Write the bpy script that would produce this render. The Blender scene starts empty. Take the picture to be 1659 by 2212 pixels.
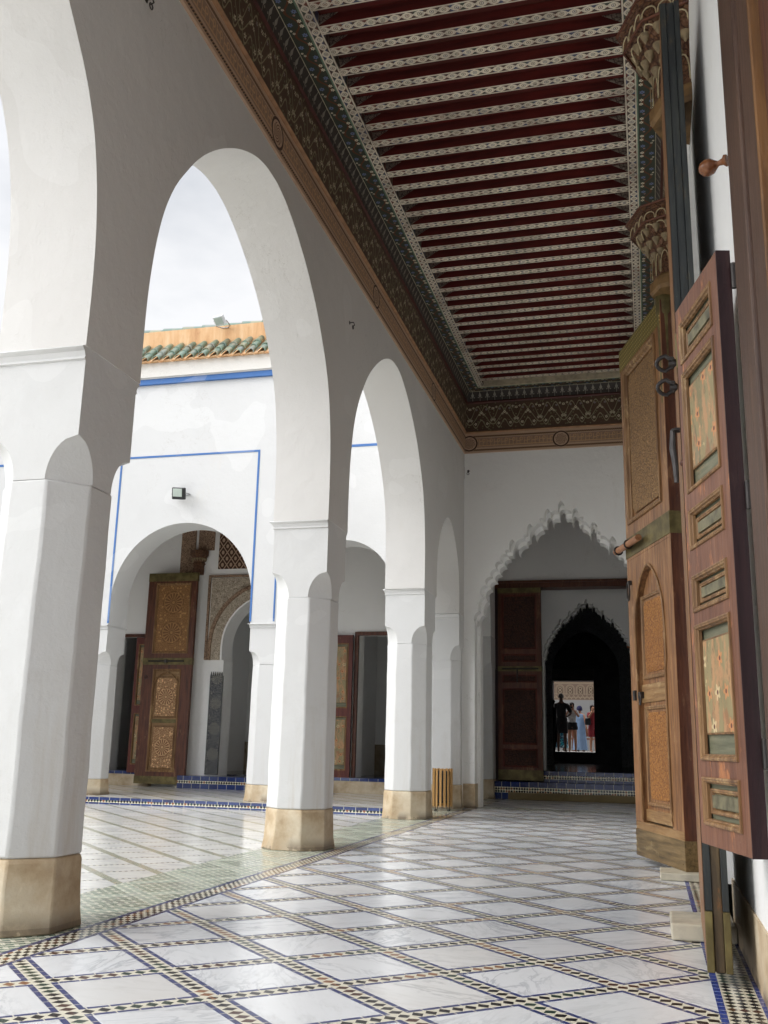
import bpy, bmesh, math, random
from mathutils import Vector, Matrix
from mathutils.geometry import tessellate_polygon
random.seed(7)
R = math.radians
PI = math.pi
scene = bpy.context.scene
COL = scene.collection

# ------------------------------------------------------------------ camera
YAW, PITCH, ROLL = R(15.139), R(13.379), R(1.297)
cy_, sy_, cp_, sp_ = math.cos(YAW), math.sin(YAW), math.cos(PITCH), math.sin(PITCH)
fwd = Vector((-sy_*cp_, cy_*cp_, sp_)); rgt = Vector((cy_, sy_, 0)); up = rgt.cross(fwd)
cr_, sr_ = math.cos(ROLL), math.sin(ROLL)
r2 = cr_*rgt + sr_*up; u2 = -sr_*rgt + cr_*up
cam_d = bpy.data.cameras.new("camera")
cam_d.sensor_fit = 'VERTICAL'; cam_d.sensor_height = 36.0
cam_d.lens = 2113.4/2212*36
cam_d.clip_start = 0.05; cam_d.clip_end = 500
cam = bpy.data.objects.new("camera", cam_d); COL.objects.link(cam)
cam.matrix_world = Matrix(((r2.x, u2.x, -fwd.x, 0), (r2.y, u2.y, -fwd.y, 0), (r2.z, u2.z, -fwd.z, 0.85), (0, 0, 0, 1)))
scene.camera = cam

# ------------------------------------------------------------------ light
SUN_EL, SUN_AZ = R(40), R(245)      # azimuth clockwise from +Y
world = bpy.data.worlds.new("World"); scene.world = world
world.use_nodes = True
wt = world.node_tree; wt.nodes.clear()
def wn(t, **k):
    n = wt.nodes.new(t)
    for a, b in k.items(): setattr(n, a, b)
    return n
wo = wn('ShaderNodeOutputWorld'); wb = wn('ShaderNodeBackground')
sky = wn('ShaderNodeTexSky', sky_type='NISHITA', sun_disc=False, sun_elevation=SUN_EL, sun_rotation=SUN_AZ)
tc = wn('ShaderNodeTexCoord'); sx = wn('ShaderNodeSeparateXYZ')
wt.links.new(tc.outputs['Generated'], sx.inputs[0])
nz = wn('ShaderNodeTexNoise'); nz.inputs['Scale'].default_value = 2.6; nz.inputs['Detail'].default_value = 7; nz.inputs['Roughness'].default_value = .5
mpw = wn('ShaderNodeMapping'); mpw.inputs['Scale'].default_value = (1, 1, 2.2)
wt.links.new(tc.outputs['Generated'], mpw.inputs[0]); wt.links.new(mpw.outputs[0], nz.inputs['Vector'])
rmp = wn('ShaderNodeValToRGB')
rmp.color_ramp.elements[0].position = .42; rmp.color_ramp.elements[0].color = (3.65, 3.78, 4.0, 1)
rmp.color_ramp.elements[1].position = .60; rmp.color_ramp.elements[1].color = (5.4, 5.4, 5.45, 1)
wt.links.new(nz.outputs['Fac'], rmp.inputs[0])
gr = wn('ShaderNodeMapRange'); gr.inputs[1].default_value = .6; gr.inputs[2].default_value = .9
gr.inputs[3].default_value = 1.0; gr.inputs[4].default_value = 2.4
wt.links.new(sx.outputs[2], gr.inputs[0])
# sky brightening added out of view, left of and behind, to lift the gallery
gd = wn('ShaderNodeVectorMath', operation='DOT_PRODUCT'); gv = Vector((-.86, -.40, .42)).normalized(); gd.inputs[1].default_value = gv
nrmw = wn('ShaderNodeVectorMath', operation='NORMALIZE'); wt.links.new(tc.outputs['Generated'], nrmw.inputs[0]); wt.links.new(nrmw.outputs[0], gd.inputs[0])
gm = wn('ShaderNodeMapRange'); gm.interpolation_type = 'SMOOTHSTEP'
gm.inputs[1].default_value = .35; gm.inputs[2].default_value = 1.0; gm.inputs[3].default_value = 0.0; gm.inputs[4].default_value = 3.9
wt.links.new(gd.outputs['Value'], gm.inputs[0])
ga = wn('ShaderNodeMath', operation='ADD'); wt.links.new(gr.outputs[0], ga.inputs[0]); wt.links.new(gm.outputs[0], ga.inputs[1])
mulw = wn('ShaderNodeVectorMath', operation='SCALE')
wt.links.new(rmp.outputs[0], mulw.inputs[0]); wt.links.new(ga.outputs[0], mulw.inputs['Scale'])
mixw = wn('ShaderNodeMix', data_type='RGBA'); mixw.inputs[0].default_value = .93
wt.links.new(sky.outputs[0], mixw.inputs[6]); wt.links.new(mulw.outputs[0], mixw.inputs[7])
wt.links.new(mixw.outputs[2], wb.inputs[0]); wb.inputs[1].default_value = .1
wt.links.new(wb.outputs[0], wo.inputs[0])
sd = bpy.data.lights.new("sun", 'SUN'); sd.energy = .5; sd.angle = R(30); sd.color = (1, .955, .89)
sun = bpy.data.objects.new("sun", sd); COL.objects.link(sun)
sdir = Vector((math.sin(SUN_AZ)*math.cos(SUN_EL), math.cos(SUN_AZ)*math.cos(SUN_EL), math.sin(SUN_EL)))
sun.rotation_euler = sdir.to_track_quat('Z', 'Y').to_euler(); sun.location = (-6, -4, 14)
vs = scene.view_settings
scene.display_settings.display_device = 'sRGB'
vs.view_transform = 'Standard'; vs.look = 'None'; vs.gamma = 1; vs.exposure = .92; vs.use_curve_mapping = False
try:
    scene.cycles.diffuse_bounces = 10; scene.cycles.max_bounces = 14; scene.cycles.glossy_bounces = 4
except Exception: pass

# ------------------------------------------------------------------ node expression helper
class S:
    """socket wrapper with arithmetic"""
    def __init__(s, t, o): s.t, s.o = t, o
    def _m(s, op, b=None, c=None, clamp=False):
        n = s.t.nodes.new('ShaderNodeMath'); n.operation = op; n.use_clamp = clamp
        for i, v in enumerate((s, b, c)):
            if v is None: continue
            if isinstance(v, S): s.t.links.new(v.o, n.inputs[i])
            else: n.inputs[i].default_value = float(v)
        return S(s.t, n.outputs[0])
    def __add__(s, b): return s._m('ADD', b)
    __radd__ = __add__
    def __mul__(s, b): return s._m('MULTIPLY', b)
    __rmul__ = __mul__
    def __sub__(s, b): return s._m('SUBTRACT', b)
    def __rsub__(s, b): return (s*-1.0)+b
    def __truediv__(s, b): return s._m('DIVIDE', b)
    def frac(s): return s._m('FRACT')
    def floor(s): return s._m('FLOOR')
    def abs(s): return s._m('ABSOLUTE')
    def lt(s, b): return s._m('LESS_THAN', b)
    def gt(s, b): return s._m('GREATER_THAN', b)
    def mn(s, b): return s._m('MINIMUM', b)
    def mx(s, b): return s._m('MAXIMUM', b)
    def sin(s): return s._m('SINE')
    def cos(s): return s._m('COSINE')
    def sqrt(s): return s._m('SQRT')
    def pow(s, b): return s._m('POWER', b)
    def atan2(s, b): return s._m('ARCTAN2', b)
    def clamp(s): return s._m('ADD', 0.0, clamp=True)
    def tri(s): return ((s+.5).frac()-.5).abs()          # distance to nearest integer
    def ss(s, a, b):
        n = s.t.nodes.new('ShaderNodeMapRange'); n.interpolation_type = 'SMOOTHSTEP'
        s.t.links.new(s.o, n.inputs[0]); n.inputs[1].default_value = a; n.inputs[2].default_value = b
        return S(s.t, n.outputs[0])
def hyp(a, b): return (a*a+b*b).sqrt()
class Mat:
    def __init__(s, name, rough=.7, spec=.5, metal=0.0):
        s.m = bpy.data.materials.new(name); s.m.use_nodes = True; s.t = s.m.node_tree
        s.b = s.t.nodes['Principled BSDF']
        s.b.inputs['Roughness'].default_value = rough; s.b.inputs['Metallic'].default_value = metal
        s.b.inputs['Specular IOR Level'].default_value = spec
        s.tc = s.t.nodes.new('ShaderNodeTexCoord'); s.vec = s.tc.outputs['Object']
        sp = s.t.nodes.new('ShaderNodeSeparateXYZ'); s.t.links.new(s.vec, sp.inputs[0])
        s.x, s.y, s.z = (S(s.t, o) for o in sp.outputs)
        s.h = None
    def vecof(s, x, y, z):
        n = s.t.nodes.new('ShaderNodeCombineXYZ')
        for i, v in enumerate((x, y, z)):
            if isinstance(v, S): s.t.links.new(v.o, n.inputs[i])
            else: n.inputs[i].default_value = float(v)
        return n.outputs[0]
    def noise(s, scale=5, detail=3, rough=.55, vec=None, stretch=None, dist=0):
        n = s.t.nodes.new('ShaderNodeTexNoise'); n.inputs['Scale'].default_value = scale
        n.inputs['Detail'].default_value = detail; n.inputs['Roughness'].default_value = rough; n.inputs['Distortion'].default_value = dist
        v = vec or s.vec
        if stretch:
            mp = s.t.nodes.new('ShaderNodeMapping'); mp.inputs['Scale'].default_value = stretch
            s.t.links.new(v, mp.inputs[0]); v = mp.outputs[0]
        s.t.links.new(v, n.inputs['Vector']); return S(s.t, n.outputs['Fac'])
    def voro(s, scale=5, feature='F1', vec=None, out=0):
        n = s.t.nodes.new('ShaderNodeTexVoronoi'); n.feature = feature; n.inputs['Scale'].default_value = scale
        s.t.links.new(vec or s.vec, n.inputs['Vector'])
        return S(s.t, n.outputs['Distance'])
    def rnd(s, a, b=0.0, c=0.0):
        n = s.t.nodes.new('ShaderNodeTexWhiteNoise'); n.noise_dimensions = '3D'
        s.t.links.new(s.vecof(a, b, c), n.inputs['Vector']); return S(s.t, n.outputs['Value'])
    def mix(s, f, a, b):
        n = s.t.nodes.new('ShaderNodeMix'); n.data_type = 'RGBA'
        for i, v in ((0, f), (6, a), (7, b)):
            if isinstance(v, S): s.t.links.new(v.o, n.inputs[i])
            elif isinstance(v, (tuple, list)): n.inputs[i].default_value = (*v, 1)
            elif isinstance(v, (int, float)): n.inputs[i].default_value = v
            else: s.t.links.new(v, n.inputs[i])
        return n.outputs[2]
    def ramp(s, f, stops):
        n = s.t.nodes.new('ShaderNodeValToRGB'); cr = n.color_ramp
        while len(cr.elements) < len(stops): cr.elements.new(.5)
        for e, (p, c) in zip(cr.elements, stops): e.position = p; e.color = (*c, 1)
        s.t.links.new(f.o, n.inputs[0]); return n.outputs[0]
    def const(s, f, stops):
        o = s.ramp(f, stops); o.node.color_ramp.interpolation = 'CONSTANT'; return o
    def color(s, c):
        if isinstance(c, (tuple, list)): s.b.inputs['Base Color'].default_value = (*c, 1)
        else: s.t.links.new(c, s.b.inputs['Base Color'])
        return s
    def rough(s, v):
        s.t.links.new(v.o, s.b.inputs['Roughness']); return s
    def bump(s, h, dist=.01, strength=.6):
        n = s.t.nodes.new('ShaderNodeBump'); n.inputs['Distance'].default_value = dist; n.inputs['Strength'].default_value = strength
        s.t.links.new(h.o, n.inputs['Height'])
        s.t.links.new(n.outputs[0], s.b.inputs['Normal']); return s
def c255(r, g, b):
    f = lambda v: ((v/255+.055)/1.055)**2.4 if v > 10 else v/255/12.92
    return (f(r), f(g), f(b))

# ------------------------------------------------------------------ mesh helpers
class MB:
    def __init__(s): s.v, s.f = [], []
    def add(s, vs_, fs):
        o = len(s.v); s.v += [tuple(p) for p in vs_]; s.f += [tuple(o+i for i in f) for f in fs]; return s
    def box(s, x0, x1, y0, y1, z0, z1):
        return s.add([(x0,y0,z0),(x1,y0,z0),(x1,y1,z0),(x0,y1,z0),(x0,y0,z1),(x1,y0,z1),(x1,y1,z1),(x0,y1,z1)],
                     [(0,3,2,1),(4,5,6,7),(0,1,5,4),(1,2,6,5),(2,3,7,6),(3,0,4,7)])
    def prism(s, poly, axis, a, b):
        n = len(poly)
        def P(u, v, w): return {'x': (w, u, v), 'y': (u, w, v), 'z': (u, v, w)}[axis]
        vs_ = [P(u, v, a) for u, v in poly]+[P(u, v, b) for u, v in poly]
        if n > 8:
            tr = tessellate_polygon([[Vector((u, v, 0)) for u, v in poly]])
            return s.add(vs_, [tuple(t) for t in tr]+[(t[0]+n, t[2]+n, t[1]+n) for t in tr]+[(i, (i+1) % n, n+(i+1) % n, n+i) for i in range(n)])
        return s.add(vs_, [tuple(range(n)), tuple(range(2*n-1, n-1, -1))]+[(i, (i+1) % n, n+(i+1) % n, n+i) for i in range(n)])
    def loft(s, rings, cap=True, closed=True):
        n = len(rings[0]); o = len(s.v)
        s.v += [tuple(p) for r_ in rings for p in r_]
        for k in range(len(rings)-1):
            for i in range(n if closed else n-1):
                j = (i+1) % n
                s.f.append((o+k*n+i, o+k*n+j, o+(k+1)*n+j, o+(k+1)*n+i))
        if cap:
            s.f.append(tuple(o+i for i in range(n-1, -1, -1))); s.f.append(tuple(o+(len(rings)-1)*n+i for i in range(n)))
        return s
    def tube(s, pts, r, n=8, closed=False):
        pts = [Vector(p) for p in pts]; rings = []
        m = len(pts); rr = r if isinstance(r, (list, tuple)) else [r]*m
        prev = None
        for i, p in enumerate(pts):
            if closed: t = pts[(i+1) % m]-pts[i-1]
            else: t = pts[min(i+1, m-1)]-pts[max(i-1, 0)]
            t.normalize()
            if prev is None:
                a = Vector((0, 0, 1)) if abs(t.z) < .9 else Vector((1, 0, 0))
                u = t.cross(a).normalized()
            else: u = (prev-t*prev.dot(t)).normalized()
            prev = u; w = t.cross(u)
            rings.append([p+(u*math.cos(2*PI*k/n)+w*math.sin(2*PI*k/n))*rr[i] for k in range(n)])
        if closed: rings.append(rings[0])
        return s.loft(rings, cap=not closed)
    def lathe(s, prof, c=(0, 0, 0), axis=(0, 0, 1), n=20):
        ax = Vector(axis).normalized(); a = Vector((1, 0, 0)) if abs(ax.x) < .9 else Vector((0, 1, 0))
        u = ax.cross(a).normalized(); w = ax.cross(u); c = Vector(c)
        return s.loft([[c+ax*h+(u*math.cos(2*PI*k/n)+w*math.sin(2*PI*k/n))*r for k in range(n)] for r, h in prof])
    def frame(s, u0, u1, z0, z1, prof, sign=1):
        """picture-frame moulding in xz plane around a rect; prof = [(inset, y)] open profile"""
        rings = []
        for ins, yy in prof:
            rings.append([(u0+ins, yy*sign, z0+ins), (u1-ins, yy*sign, z0+ins), (u1-ins, yy*sign, z1-ins), (u0+ins, yy*sign, z1-ins)])
        n = 4; o = len(s.v)
        s.v += [p for r_ in rings for p in r_]
        for k in range(len(rings)-1):
            for i in range(4):
                j = (i+1) % 4; s.f.append((o+k*n+i, o+k*n+j, o+(k+1)*n+j, o+(k+1)*n+i))
        return s
    def build(s, name, mat, parent=None, smooth=None, bevel=0, kind=None):
        me = bpy.data.meshes.new(name); me.from_pydata(s.v, [], s.f)
        bm = bmesh.new(); bm.from_mesh(me); bmesh.ops.remove_doubles(bm, verts=bm.verts, dist=1e-5)
        bmesh.ops.recalc_face_normals(bm, faces=bm.faces); bm.to_mesh(me); bm.free()
        if mat: me.materials.append(mat)
        o = bpy.data.objects.new(name, me); COL.objects.link(o)
        if smooth is not None:
            for p in me.polygons: p.use_smooth = True
            me.set_sharp_from_angle(angle=R(smooth))
        if bevel:
            md = o.modifiers.new('bevel', 'BEVEL'); md.width = bevel; md.segments = 2; md.limit_method = 'ANGLE'; md.angle_limit = R(40)
        if parent: o.parent = parent
        if kind: o['kind'] = kind
        return o
def tag(o, label=None, cat=None, group=None, kind=None):
    for k, v in (('label', label), ('category', cat), ('group', group), ('kind', kind)):
        if v: o[k] = v
    return o
def thing(name, label, cat, loc=(0, 0, 0), rz=0, group=None):
    o = bpy.data.objects.new(name, None); COL.objects.link(o); o.location = loc; o.rotation_euler = (0, 0, rz)
    o.empty_display_size = .1
    return tag(o, label, cat, group)
def dup(root, loc, rz=None, label=None):
    def cp(o, par):
        c = o.copy(); COL.objects.link(c); c.parent = par
        for ch in [k for k in bpy.data.objects if k.parent == o]: cp(ch, c)
        return c
    r_ = cp(root, None); r_.location = loc
    if rz is not None: r_.rotation_euler = (0, 0, rz)
    if label: r_['label'] = label
    return r_

# ------------------------------------------------------------------ materials
def plaster(name, base=(.80, .79, .765), var=.05, tint=(.62, .58, .52), bump=1.0, drip=0):
    m = Mat(name, .82, .25)
    a = m.noise(.9, 5, .6); b = m.noise(7, 4, .6); c = m.noise(60, 2)
    col = m.mix((a.ss(.45, .8))*.5, base, tuple(v*(1-var*1.8) for v in base))
    col = m.mix(b.ss(.55, .85)*.35, col, tuple(v*(1-var*1.2) for v in base))
    st = m.noise(2.2, 6, .7, stretch=(1, 1, .35)).ss(.62, .8)
    col = m.mix(st*.38, col, tint)
    chip = m.noise(5.5, 6, .75).ss(.70, .74)
    col = m.mix(chip*.35, col, (.55, .50, .43))
    pm = m.noise(.7, 2).ss(.52, .60)
    crk = (m.noise(1.7, 7, .62, dist=.3)-.5).abs().lt(.0018)*pm
    col = m.mix(crk*.35, col, (.34, .31, .27))
    patch = m.noise(1.25, 2, .4).gt(.60)
    col = m.mix(patch*.10, col, (.90, .90, .89))
    hand = ((m.z-1.15).abs()*-1.6+1.0).clamp()*m.noise(5, 5, .7).ss(.45, .75)
    col = m.mix(hand*.16, col, (.42, .39, .34))
    if drip:
        dr = m.noise(3.0, 5, .7, stretch=(2.2, 2.2, .18)).ss(.5, .8)
        lowz = (m.z*-1.0+1.5).ss(0.0, 1.4)
        col = m.mix(dr*lowz*drip, col, (.48, .42, .34))
    m.color(col)
    m.bump(a*.9+b*.5+c*.07+m.noise(2.5, 2)*.8+m.noise(16, 5, .7).ss(.45, .8)*.12, .022, .42*bump)
    return m.m
M = {}
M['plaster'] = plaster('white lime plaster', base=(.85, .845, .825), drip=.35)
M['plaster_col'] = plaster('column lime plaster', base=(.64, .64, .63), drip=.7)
M['plaster_up'] = plaster('shade-toned upper wall plaster', base=(.655, .64, .615))  # same white lime as the end wall; arcade shade put into the colour
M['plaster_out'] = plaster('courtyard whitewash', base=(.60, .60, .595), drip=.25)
def mat_dado(name='ochre tadelakt dado', dark=1.0):
    m = Mat(name, .55, .4)
    a = m.noise(5, 6, .62); b = m.noise(1.7, 3); d = m.noise(14, 5, .7, stretch=(1, 1, .5))
    col = m.ramp(a, [(.3, (.36*dark, .25*dark, .14*dark)), (.5, (.52*dark, .41*dark, .27*dark)), (.7, (.64*dark, .56*dark, .42*dark))])
    col = m.mix(d.ss(.55, .75)*.4, col, (.24*dark, .15*dark, .08*dark))
    col = m.mix(b.ss(.5, .66)*.3, col, (.62, .57, .46))
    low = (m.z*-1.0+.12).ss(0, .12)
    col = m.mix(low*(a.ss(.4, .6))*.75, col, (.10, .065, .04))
    cr = (m.noise(1.3, 5, .6, stretch=(1, 1, .45), dist=.4)-.5).abs()
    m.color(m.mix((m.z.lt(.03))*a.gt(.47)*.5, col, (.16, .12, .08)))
    m.bump(a, .02, .6); return m.m
M['dado'] = mat_dado()

TILE = [(0, c255(22, 20, 26)), (.42, c255(70, 36, 26)), (.58, c255(38, 60, 52)), (.74, c255(136, 92, 60)), (.88, c255(24, 22, 30))]
CREAM = c255(218, 213, 194)
BLUE = c255(46, 56, 106)
def mat_floor():
    m = Mat('marble and zellige lattice', .16, .5)
    x, y = m.x, m.y
    p = .468
    a = x/.67+y/.655-.92; b = y/.655-x/.67-.315
    da, db = a.tri()*p, b.tri()*p
    d = da.mn(db)
    # marble
    ida, idb = a.floor(), b.floor()
    r1, r2_ = m.rnd(ida, idb), m.rnd(ida, idb, 5.0)
    ang = r1*3.14; ca, sa = ang.cos(), ang.sin()
    v = m.vecof((x*ca+y*sa)*1.0+r1*37, (y*ca-x*sa)*3.2+r2_*11, r2_*9)
    n1 = m.noise(2.6, 8, .62, vec=v, dist=.9); n2 = m.noise(1.0, 3, vec=v)
    vein = ((n1-.5).abs()*-1.0+.05).ss(0, .05)
    mar = m.mix(vein*n2.ss(.4, .65)*.55, c255(232, 235, 238), c255(158, 164, 174))
    mar = m.mix(m.noise(5, 5, .7, vec=v).ss(.5, .78)*.35, mar, c255(178, 178, 178))
    mar = m.mix(r2_*.30, mar, c255(190, 190, 188)); mar = m.mix(r1.gt(.85)*.2, mar, c255(214, 204, 186))
    mar = m.mix(m.noise(1.1, 4).ss(.5, .8)*.15, mar, c255(205, 196, 178))
    # strips
    def strip(dist, sgn, along, pid):
        s_ = along*p/.052
        loz = ((s_).tri()*2.15 + (dist/.031))      # lozenge metric
        isl = loz.lt(.92)
        k = m.rnd(s_.floor(), pid); kk = ((s_+.5).floor())
        colr = m.const(m.rnd((kk/3.0).floor(), pid), TILE)
        return isl, colr
    wa = m.rnd((a+.5).floor(), 3.0); 
    la, cola = strip(da, 1, b, (a+.5).floor()); lb, colb = strip(db, 1, a, (b+.5).floor()+50.0)
    useA = da.lt(db)
    lz = m.t and (la*useA + lb*(1-useA)).clamp()
    cz = m.mix(useA, colb, cola)
    core = m.mix(lz, CREAM, cz)
    bj = (m.mix(0.0, BLUE, BLUE))
    jt = (((b*useA+a*(1-useA))*p/.075).tri()).lt(.035)
    blue = m.mix(m.noise(30, 2).ss(.3, .7)*.6, BLUE, c255(60, 72, 126))
    blue = m.mix(jt*.8, blue, CREAM)
    instrip = d.lt(.052); incore = d.lt(.031)
    col = m.mix(instrip, mar, m.mix(incore, blue, core))
    # left border of the gallery: blue | rhomb mosaic | blue | green field
    j2 = m.noise(3, 2)*.012
    xl = x+j2-.006
    def rhomb(u, v_, pu, pv, skew, dark_only=False):
        uu = u/pu; vv = v_/pv
        fu = (uu+vv*skew); chk = ((fu.floor()+vv.floor())*.5).frac().gt(.25)
        c_ = m.const(m.rnd((fu/7.0).floor(), vv.floor(), 2.0), TILE)
        return m.mix(chk, CREAM, c_)
    mosL = rhomb(y, xl, .034, .028, .5)
    f1 = ((y*.72-x*.69)/.046); f2 = ((y*.69+x*.72)/.100+f1.floor()*.5)
    isg = (f1.tri()*-1.0+.5).gt(.16)*(f2.tri()*-1.0+.5).gt(.10)
    gcol = m.const(m.rnd(f1.floor(), f2.floor()), [(0, c255(116, 134, 120)), (.35, c255(100, 122, 108)), (.6, c255(140, 152, 138)), (.85, c255(120, 128, 122))])
    green = m.mix(isg, c255(216, 214, 196), gcol)
    col = m.mix(xl.lt(-2.415), col, mosL)
    col = m.mix(xl.lt(-2.55), col, green)
    bl2 = m.mix((y/.10).tri().lt(.02), BLUE, CREAM)
    for xc, w in ((-2.42, .011), (-2.55, .013)): col = m.mix((xl-xc).abs().lt(w), col, bl2)
    # right border
    fu = y/.048; fv = (x-.215)/.040
    dl = fu.tri()+fv.tri()
    dia = (((fu+.5*0).tri()*1.0+(fv).tri()).gt(.5))
    dc = m.const(m.rnd((fu/4.0).floor(), (fu.floor()*.33).floor(), 1.0), TILE)
    mosR = m.mix(dia, c255(214, 208, 188), dc)
    col = m.mix(x.gt(.195), col, mosR)
    b3 = m.mix((y/.055).tri().lt(.03), c255(38, 62, 140), CREAM)
    col = m.mix((x-.200).abs().lt(.0125), col, b3); col = m.mix((x-.345).abs().lt(.009), col, b3)
    # cross band near the end wall
    cu = x/.075+((y-14.55)/.16).abs()*1.2
    chev = m.mix(cu.frac().gt(.5), c255(190, 190, 172), c255(92, 98, 96))
    inb = (y-14.55).abs().lt(.2)*xl.gt(-2.40)
    col = m.mix(inb, col, chev)
    dirt = m.noise(.8, 5, .65).ss(.45, .8)
    m.color(m.mix(dirt*.16, col, c255(120, 108, 88)))
    m.rough((m.noise(3.2, 4)*.20+.07)+instrip*.12+r2_*.06)
    m.bump(instrip*-.25+m.noise(2.2, 2)*.8+d.ss(.052, .056)*.2+(x*(r1-.5)+y*(r2_-.5))*(1-instrip)*3.0, .004, .35)
    return m.m
M['floor'] = mat_floor()
def mat_court():
    m = Mat('courtyard marble', .17, .5)
    x, y = m.x, m.y
    q = (x+y-3.04)/.52; w = (y-x-9.06)/.505
    k1, k2 = m.rnd(q.floor(), w.floor()), m.rnd(q.floor(), w.floor(), 3.0)
    v = m.vecof(x*.7+k1*30, y*2.5+k2*9, k1*7)
    n1 = m.noise(2.4, 8, .62, vec=v, dist=.7)
    mar = m.mix(((n1-.5).abs()*-1.0+.05).ss(0, .05)*.4, c255(228, 227, 222), c255(170, 172, 176))
    mar = m.mix(k2*.25, mar, c255(206, 200, 186))
    dq = q.tri()*.368; dw = w.tri()*.357
    s1 = (w*.357/.035)
    c1 = m.mix(((s1+((dq/.016).floor())*.5).frac()).gt(.5), c255(205, 200, 176), m.const(m.rnd(s1.floor(), q.floor()), [(0, c255(132, 146, 136)), (.5, c255(160, 146, 126)), (.7, c255(96, 118, 106)), (.9, c255(96, 96, 112))]))
    s2 = (q*.368/.04)
    c2 = m.mix((s2.frac()).gt(.5), c255(205, 200, 180), c255(110, 114, 112))
    col = m.mix(dw.lt(.012), mar, c2); col = m.mix(dq.lt(.030), col, c1)
    m.color(col); m.rough(m.noise(3, 4)*.15+.08); m.bump(m.noise(2, 2), .004, .3); return m.m
M['court'] = mat_court()

def mat_riser(name, zt, zb, mid0, mid1, ax='x'):
    """blue tile course over a dotted mosaic band"""
    m = Mat(name, .12, .6)
    u = m.x if ax == 'x' else m.y; z = m.z
    tile = m.rnd((u/.155).floor(), z.gt(mid1))
    blue = m.mix(tile, c255(26, 38, 86), c255(46, 64, 118))
    blue = m.mix(m.noise(20, 3).ss(.5, .8)*.4, blue, c255(80, 104, 168))
    blue = m.mix((u/.155).tri().lt(.02), blue, c255(190, 188, 176))
    pd = .044
    fu, fz = u/pd, (z-mid0)/pd
    dia = (fu.tri()+fz.tri()).gt(.5)
    dc = m.const(m.rnd(fu.floor(), fz.floor()), [(0, c255(20, 20, 26)), (.5, c255(26, 60, 46)), (.68, c255(140, 84, 46)), (.85, c255(20, 20, 26))])
    mos = m.mix(dia, c255(220, 214, 192), dc)
    ins = z.gt(mid0)*z.lt(mid1)
    m.color(m.mix(ins, blue, mos)); m.bump(m.noise(9, 3), .003, .4); return m.m
M['riser'] = mat_riser('blue glazed step tiles', 0, 0, .022, .052)
M['riser_end'] = mat_riser('blue glazed tiles and dotted mosaic', 0, 0, .105, .20)
M['riser_end2'] = mat_riser('blue glazed tiles and dotted mosaic upper', 0, 0, .335, .40)
M['riser_wing'] = mat_riser('blue glazed sill tiles', 0, 0, .165, .21)

def wood(name, cols, rough=.5, axis='z', wear=.3, wearcol=(.5, .3, .14), bump=.5, spec=.4, sc=1.0):
    m = Mat(name, rough, spec)
    st = {'z': (9, 9, .7), 'x': (.7, 9, 9), 'y': (9, .7, 9)}[axis]
    g = m.noise(4*sc, 6, .65, stretch=st); g2 = m.noise(1.4, 4); g3 = m.noise(22, 4, .7)
    col = m.ramp(g, [(.3, cols[0]), (.5, cols[1]), (.72, cols[2])])
    col = m.mix(g2.ss(.4, .75)*.45, col, tuple(v*.6 for v in cols[0]))
    w = (m.noise(6, 6, .72, stretch={'z': (1.6, 1.6, .5), 'x': (.5, 1.6, 1.6), 'y': (1.6, .5, 1.6)}[axis])).ss(.56, .66)
    col = m.mix(w*wear, col, wearcol)
    col = m.mix(g3.ss(.68, .8)*wear*.8, col, (.62, .5, .36))
    m.color(col); m.bump(g+g3*.35+w*-.4, .006, bump); return m.m
M['wood_orange'] = wood('worn orange cedar', [c255(90, 58, 36), c255(140, 98, 62), c255(170, 128, 88)], .42, wear=.55, wearcol=c255(196, 158, 112))
M['wood_brown'] = wood('brown painted wood', [c255(62, 30, 22), c255(92, 52, 34), c255(112, 66, 44)], .45, wear=.2)
M['wood_purple'] = wood('faded purple brown paint', [c255(96, 60, 46), c255(120, 80, 60), c255(136, 96, 72)], .5, wear=.75, wearcol=c255(190, 126, 80))
M['wood_dark'] = wood('dark maroon paint', [c255(34, 18, 22), c255(48, 26, 30), c255(60, 34, 34)], .5, wear=.08, wearcol=c255(110, 70, 50))
M['wood_black'] = wood('blackened paint', [c255(26, 30, 32), c255(44, 48, 48), c255(62, 64, 58)], .5, wear=.35, wearcol=c255(108, 92, 66))
M['wood_blackworn'] = wood('bare brown wood under black paint', [c255(50, 40, 30), c255(88, 72, 48), c255(116, 94, 62)], .6, wear=.5, wearcol=c255(150, 92, 46))
M['wood_mould'] = wood('golden worn moulding', [c255(92, 62, 38), c255(132, 98, 62), c255(164, 130, 90)], .5, wear=.5, wearcol=c255(196, 166, 120))
M['wood_frame'] = wood('brown window frame paint', [c255(62, 42, 34), c255(84, 60, 46), c255(98, 72, 56)], .42, wear=.12, wearcol=c255(150, 110, 70))
M['wood_red'] = wood('dark red painted door', [c255(70, 26, 22), c255(96, 42, 32), c255(116, 58, 42)], .5, wear=.2)
M['wood_bin'] = wood('varnished pale bin slat', [c255(160, 118, 66), c255(196, 152, 94), c255(212, 176, 122)], .4, wear=.2, wearcol=c255(150, 92, 40))
M['wood_room'] = wood('dark room timber', [c255(50, 46, 46), c255(76, 72, 72), c255(100, 96, 96)], .5, axis='x', wear=.05)
def brass():
    m = Mat('aged brass band', .5, .4, .3)
    m.color(m.mix(m.noise(9, 4).ss(.3, .75), c255(84, 74, 44), c255(124, 112, 70))); m.bump(m.noise(40, 2), .002, .5); return m.m
M['brass'] = brass()
def studded():
    m = Mat('studded brass sheet', .45, .5, .5)
    fx, fz = m.x/.035, m.z/.035
    st = hyp(((fx).frac()-.5), ((fz).frac()-.5))
    m.color(m.mix(st.lt(.2), c255(122, 106, 50), c255(196, 180, 116))); m.bump(st*-1.0, .01, .8); return m.m
M['brass_stud'] = studded()
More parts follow.
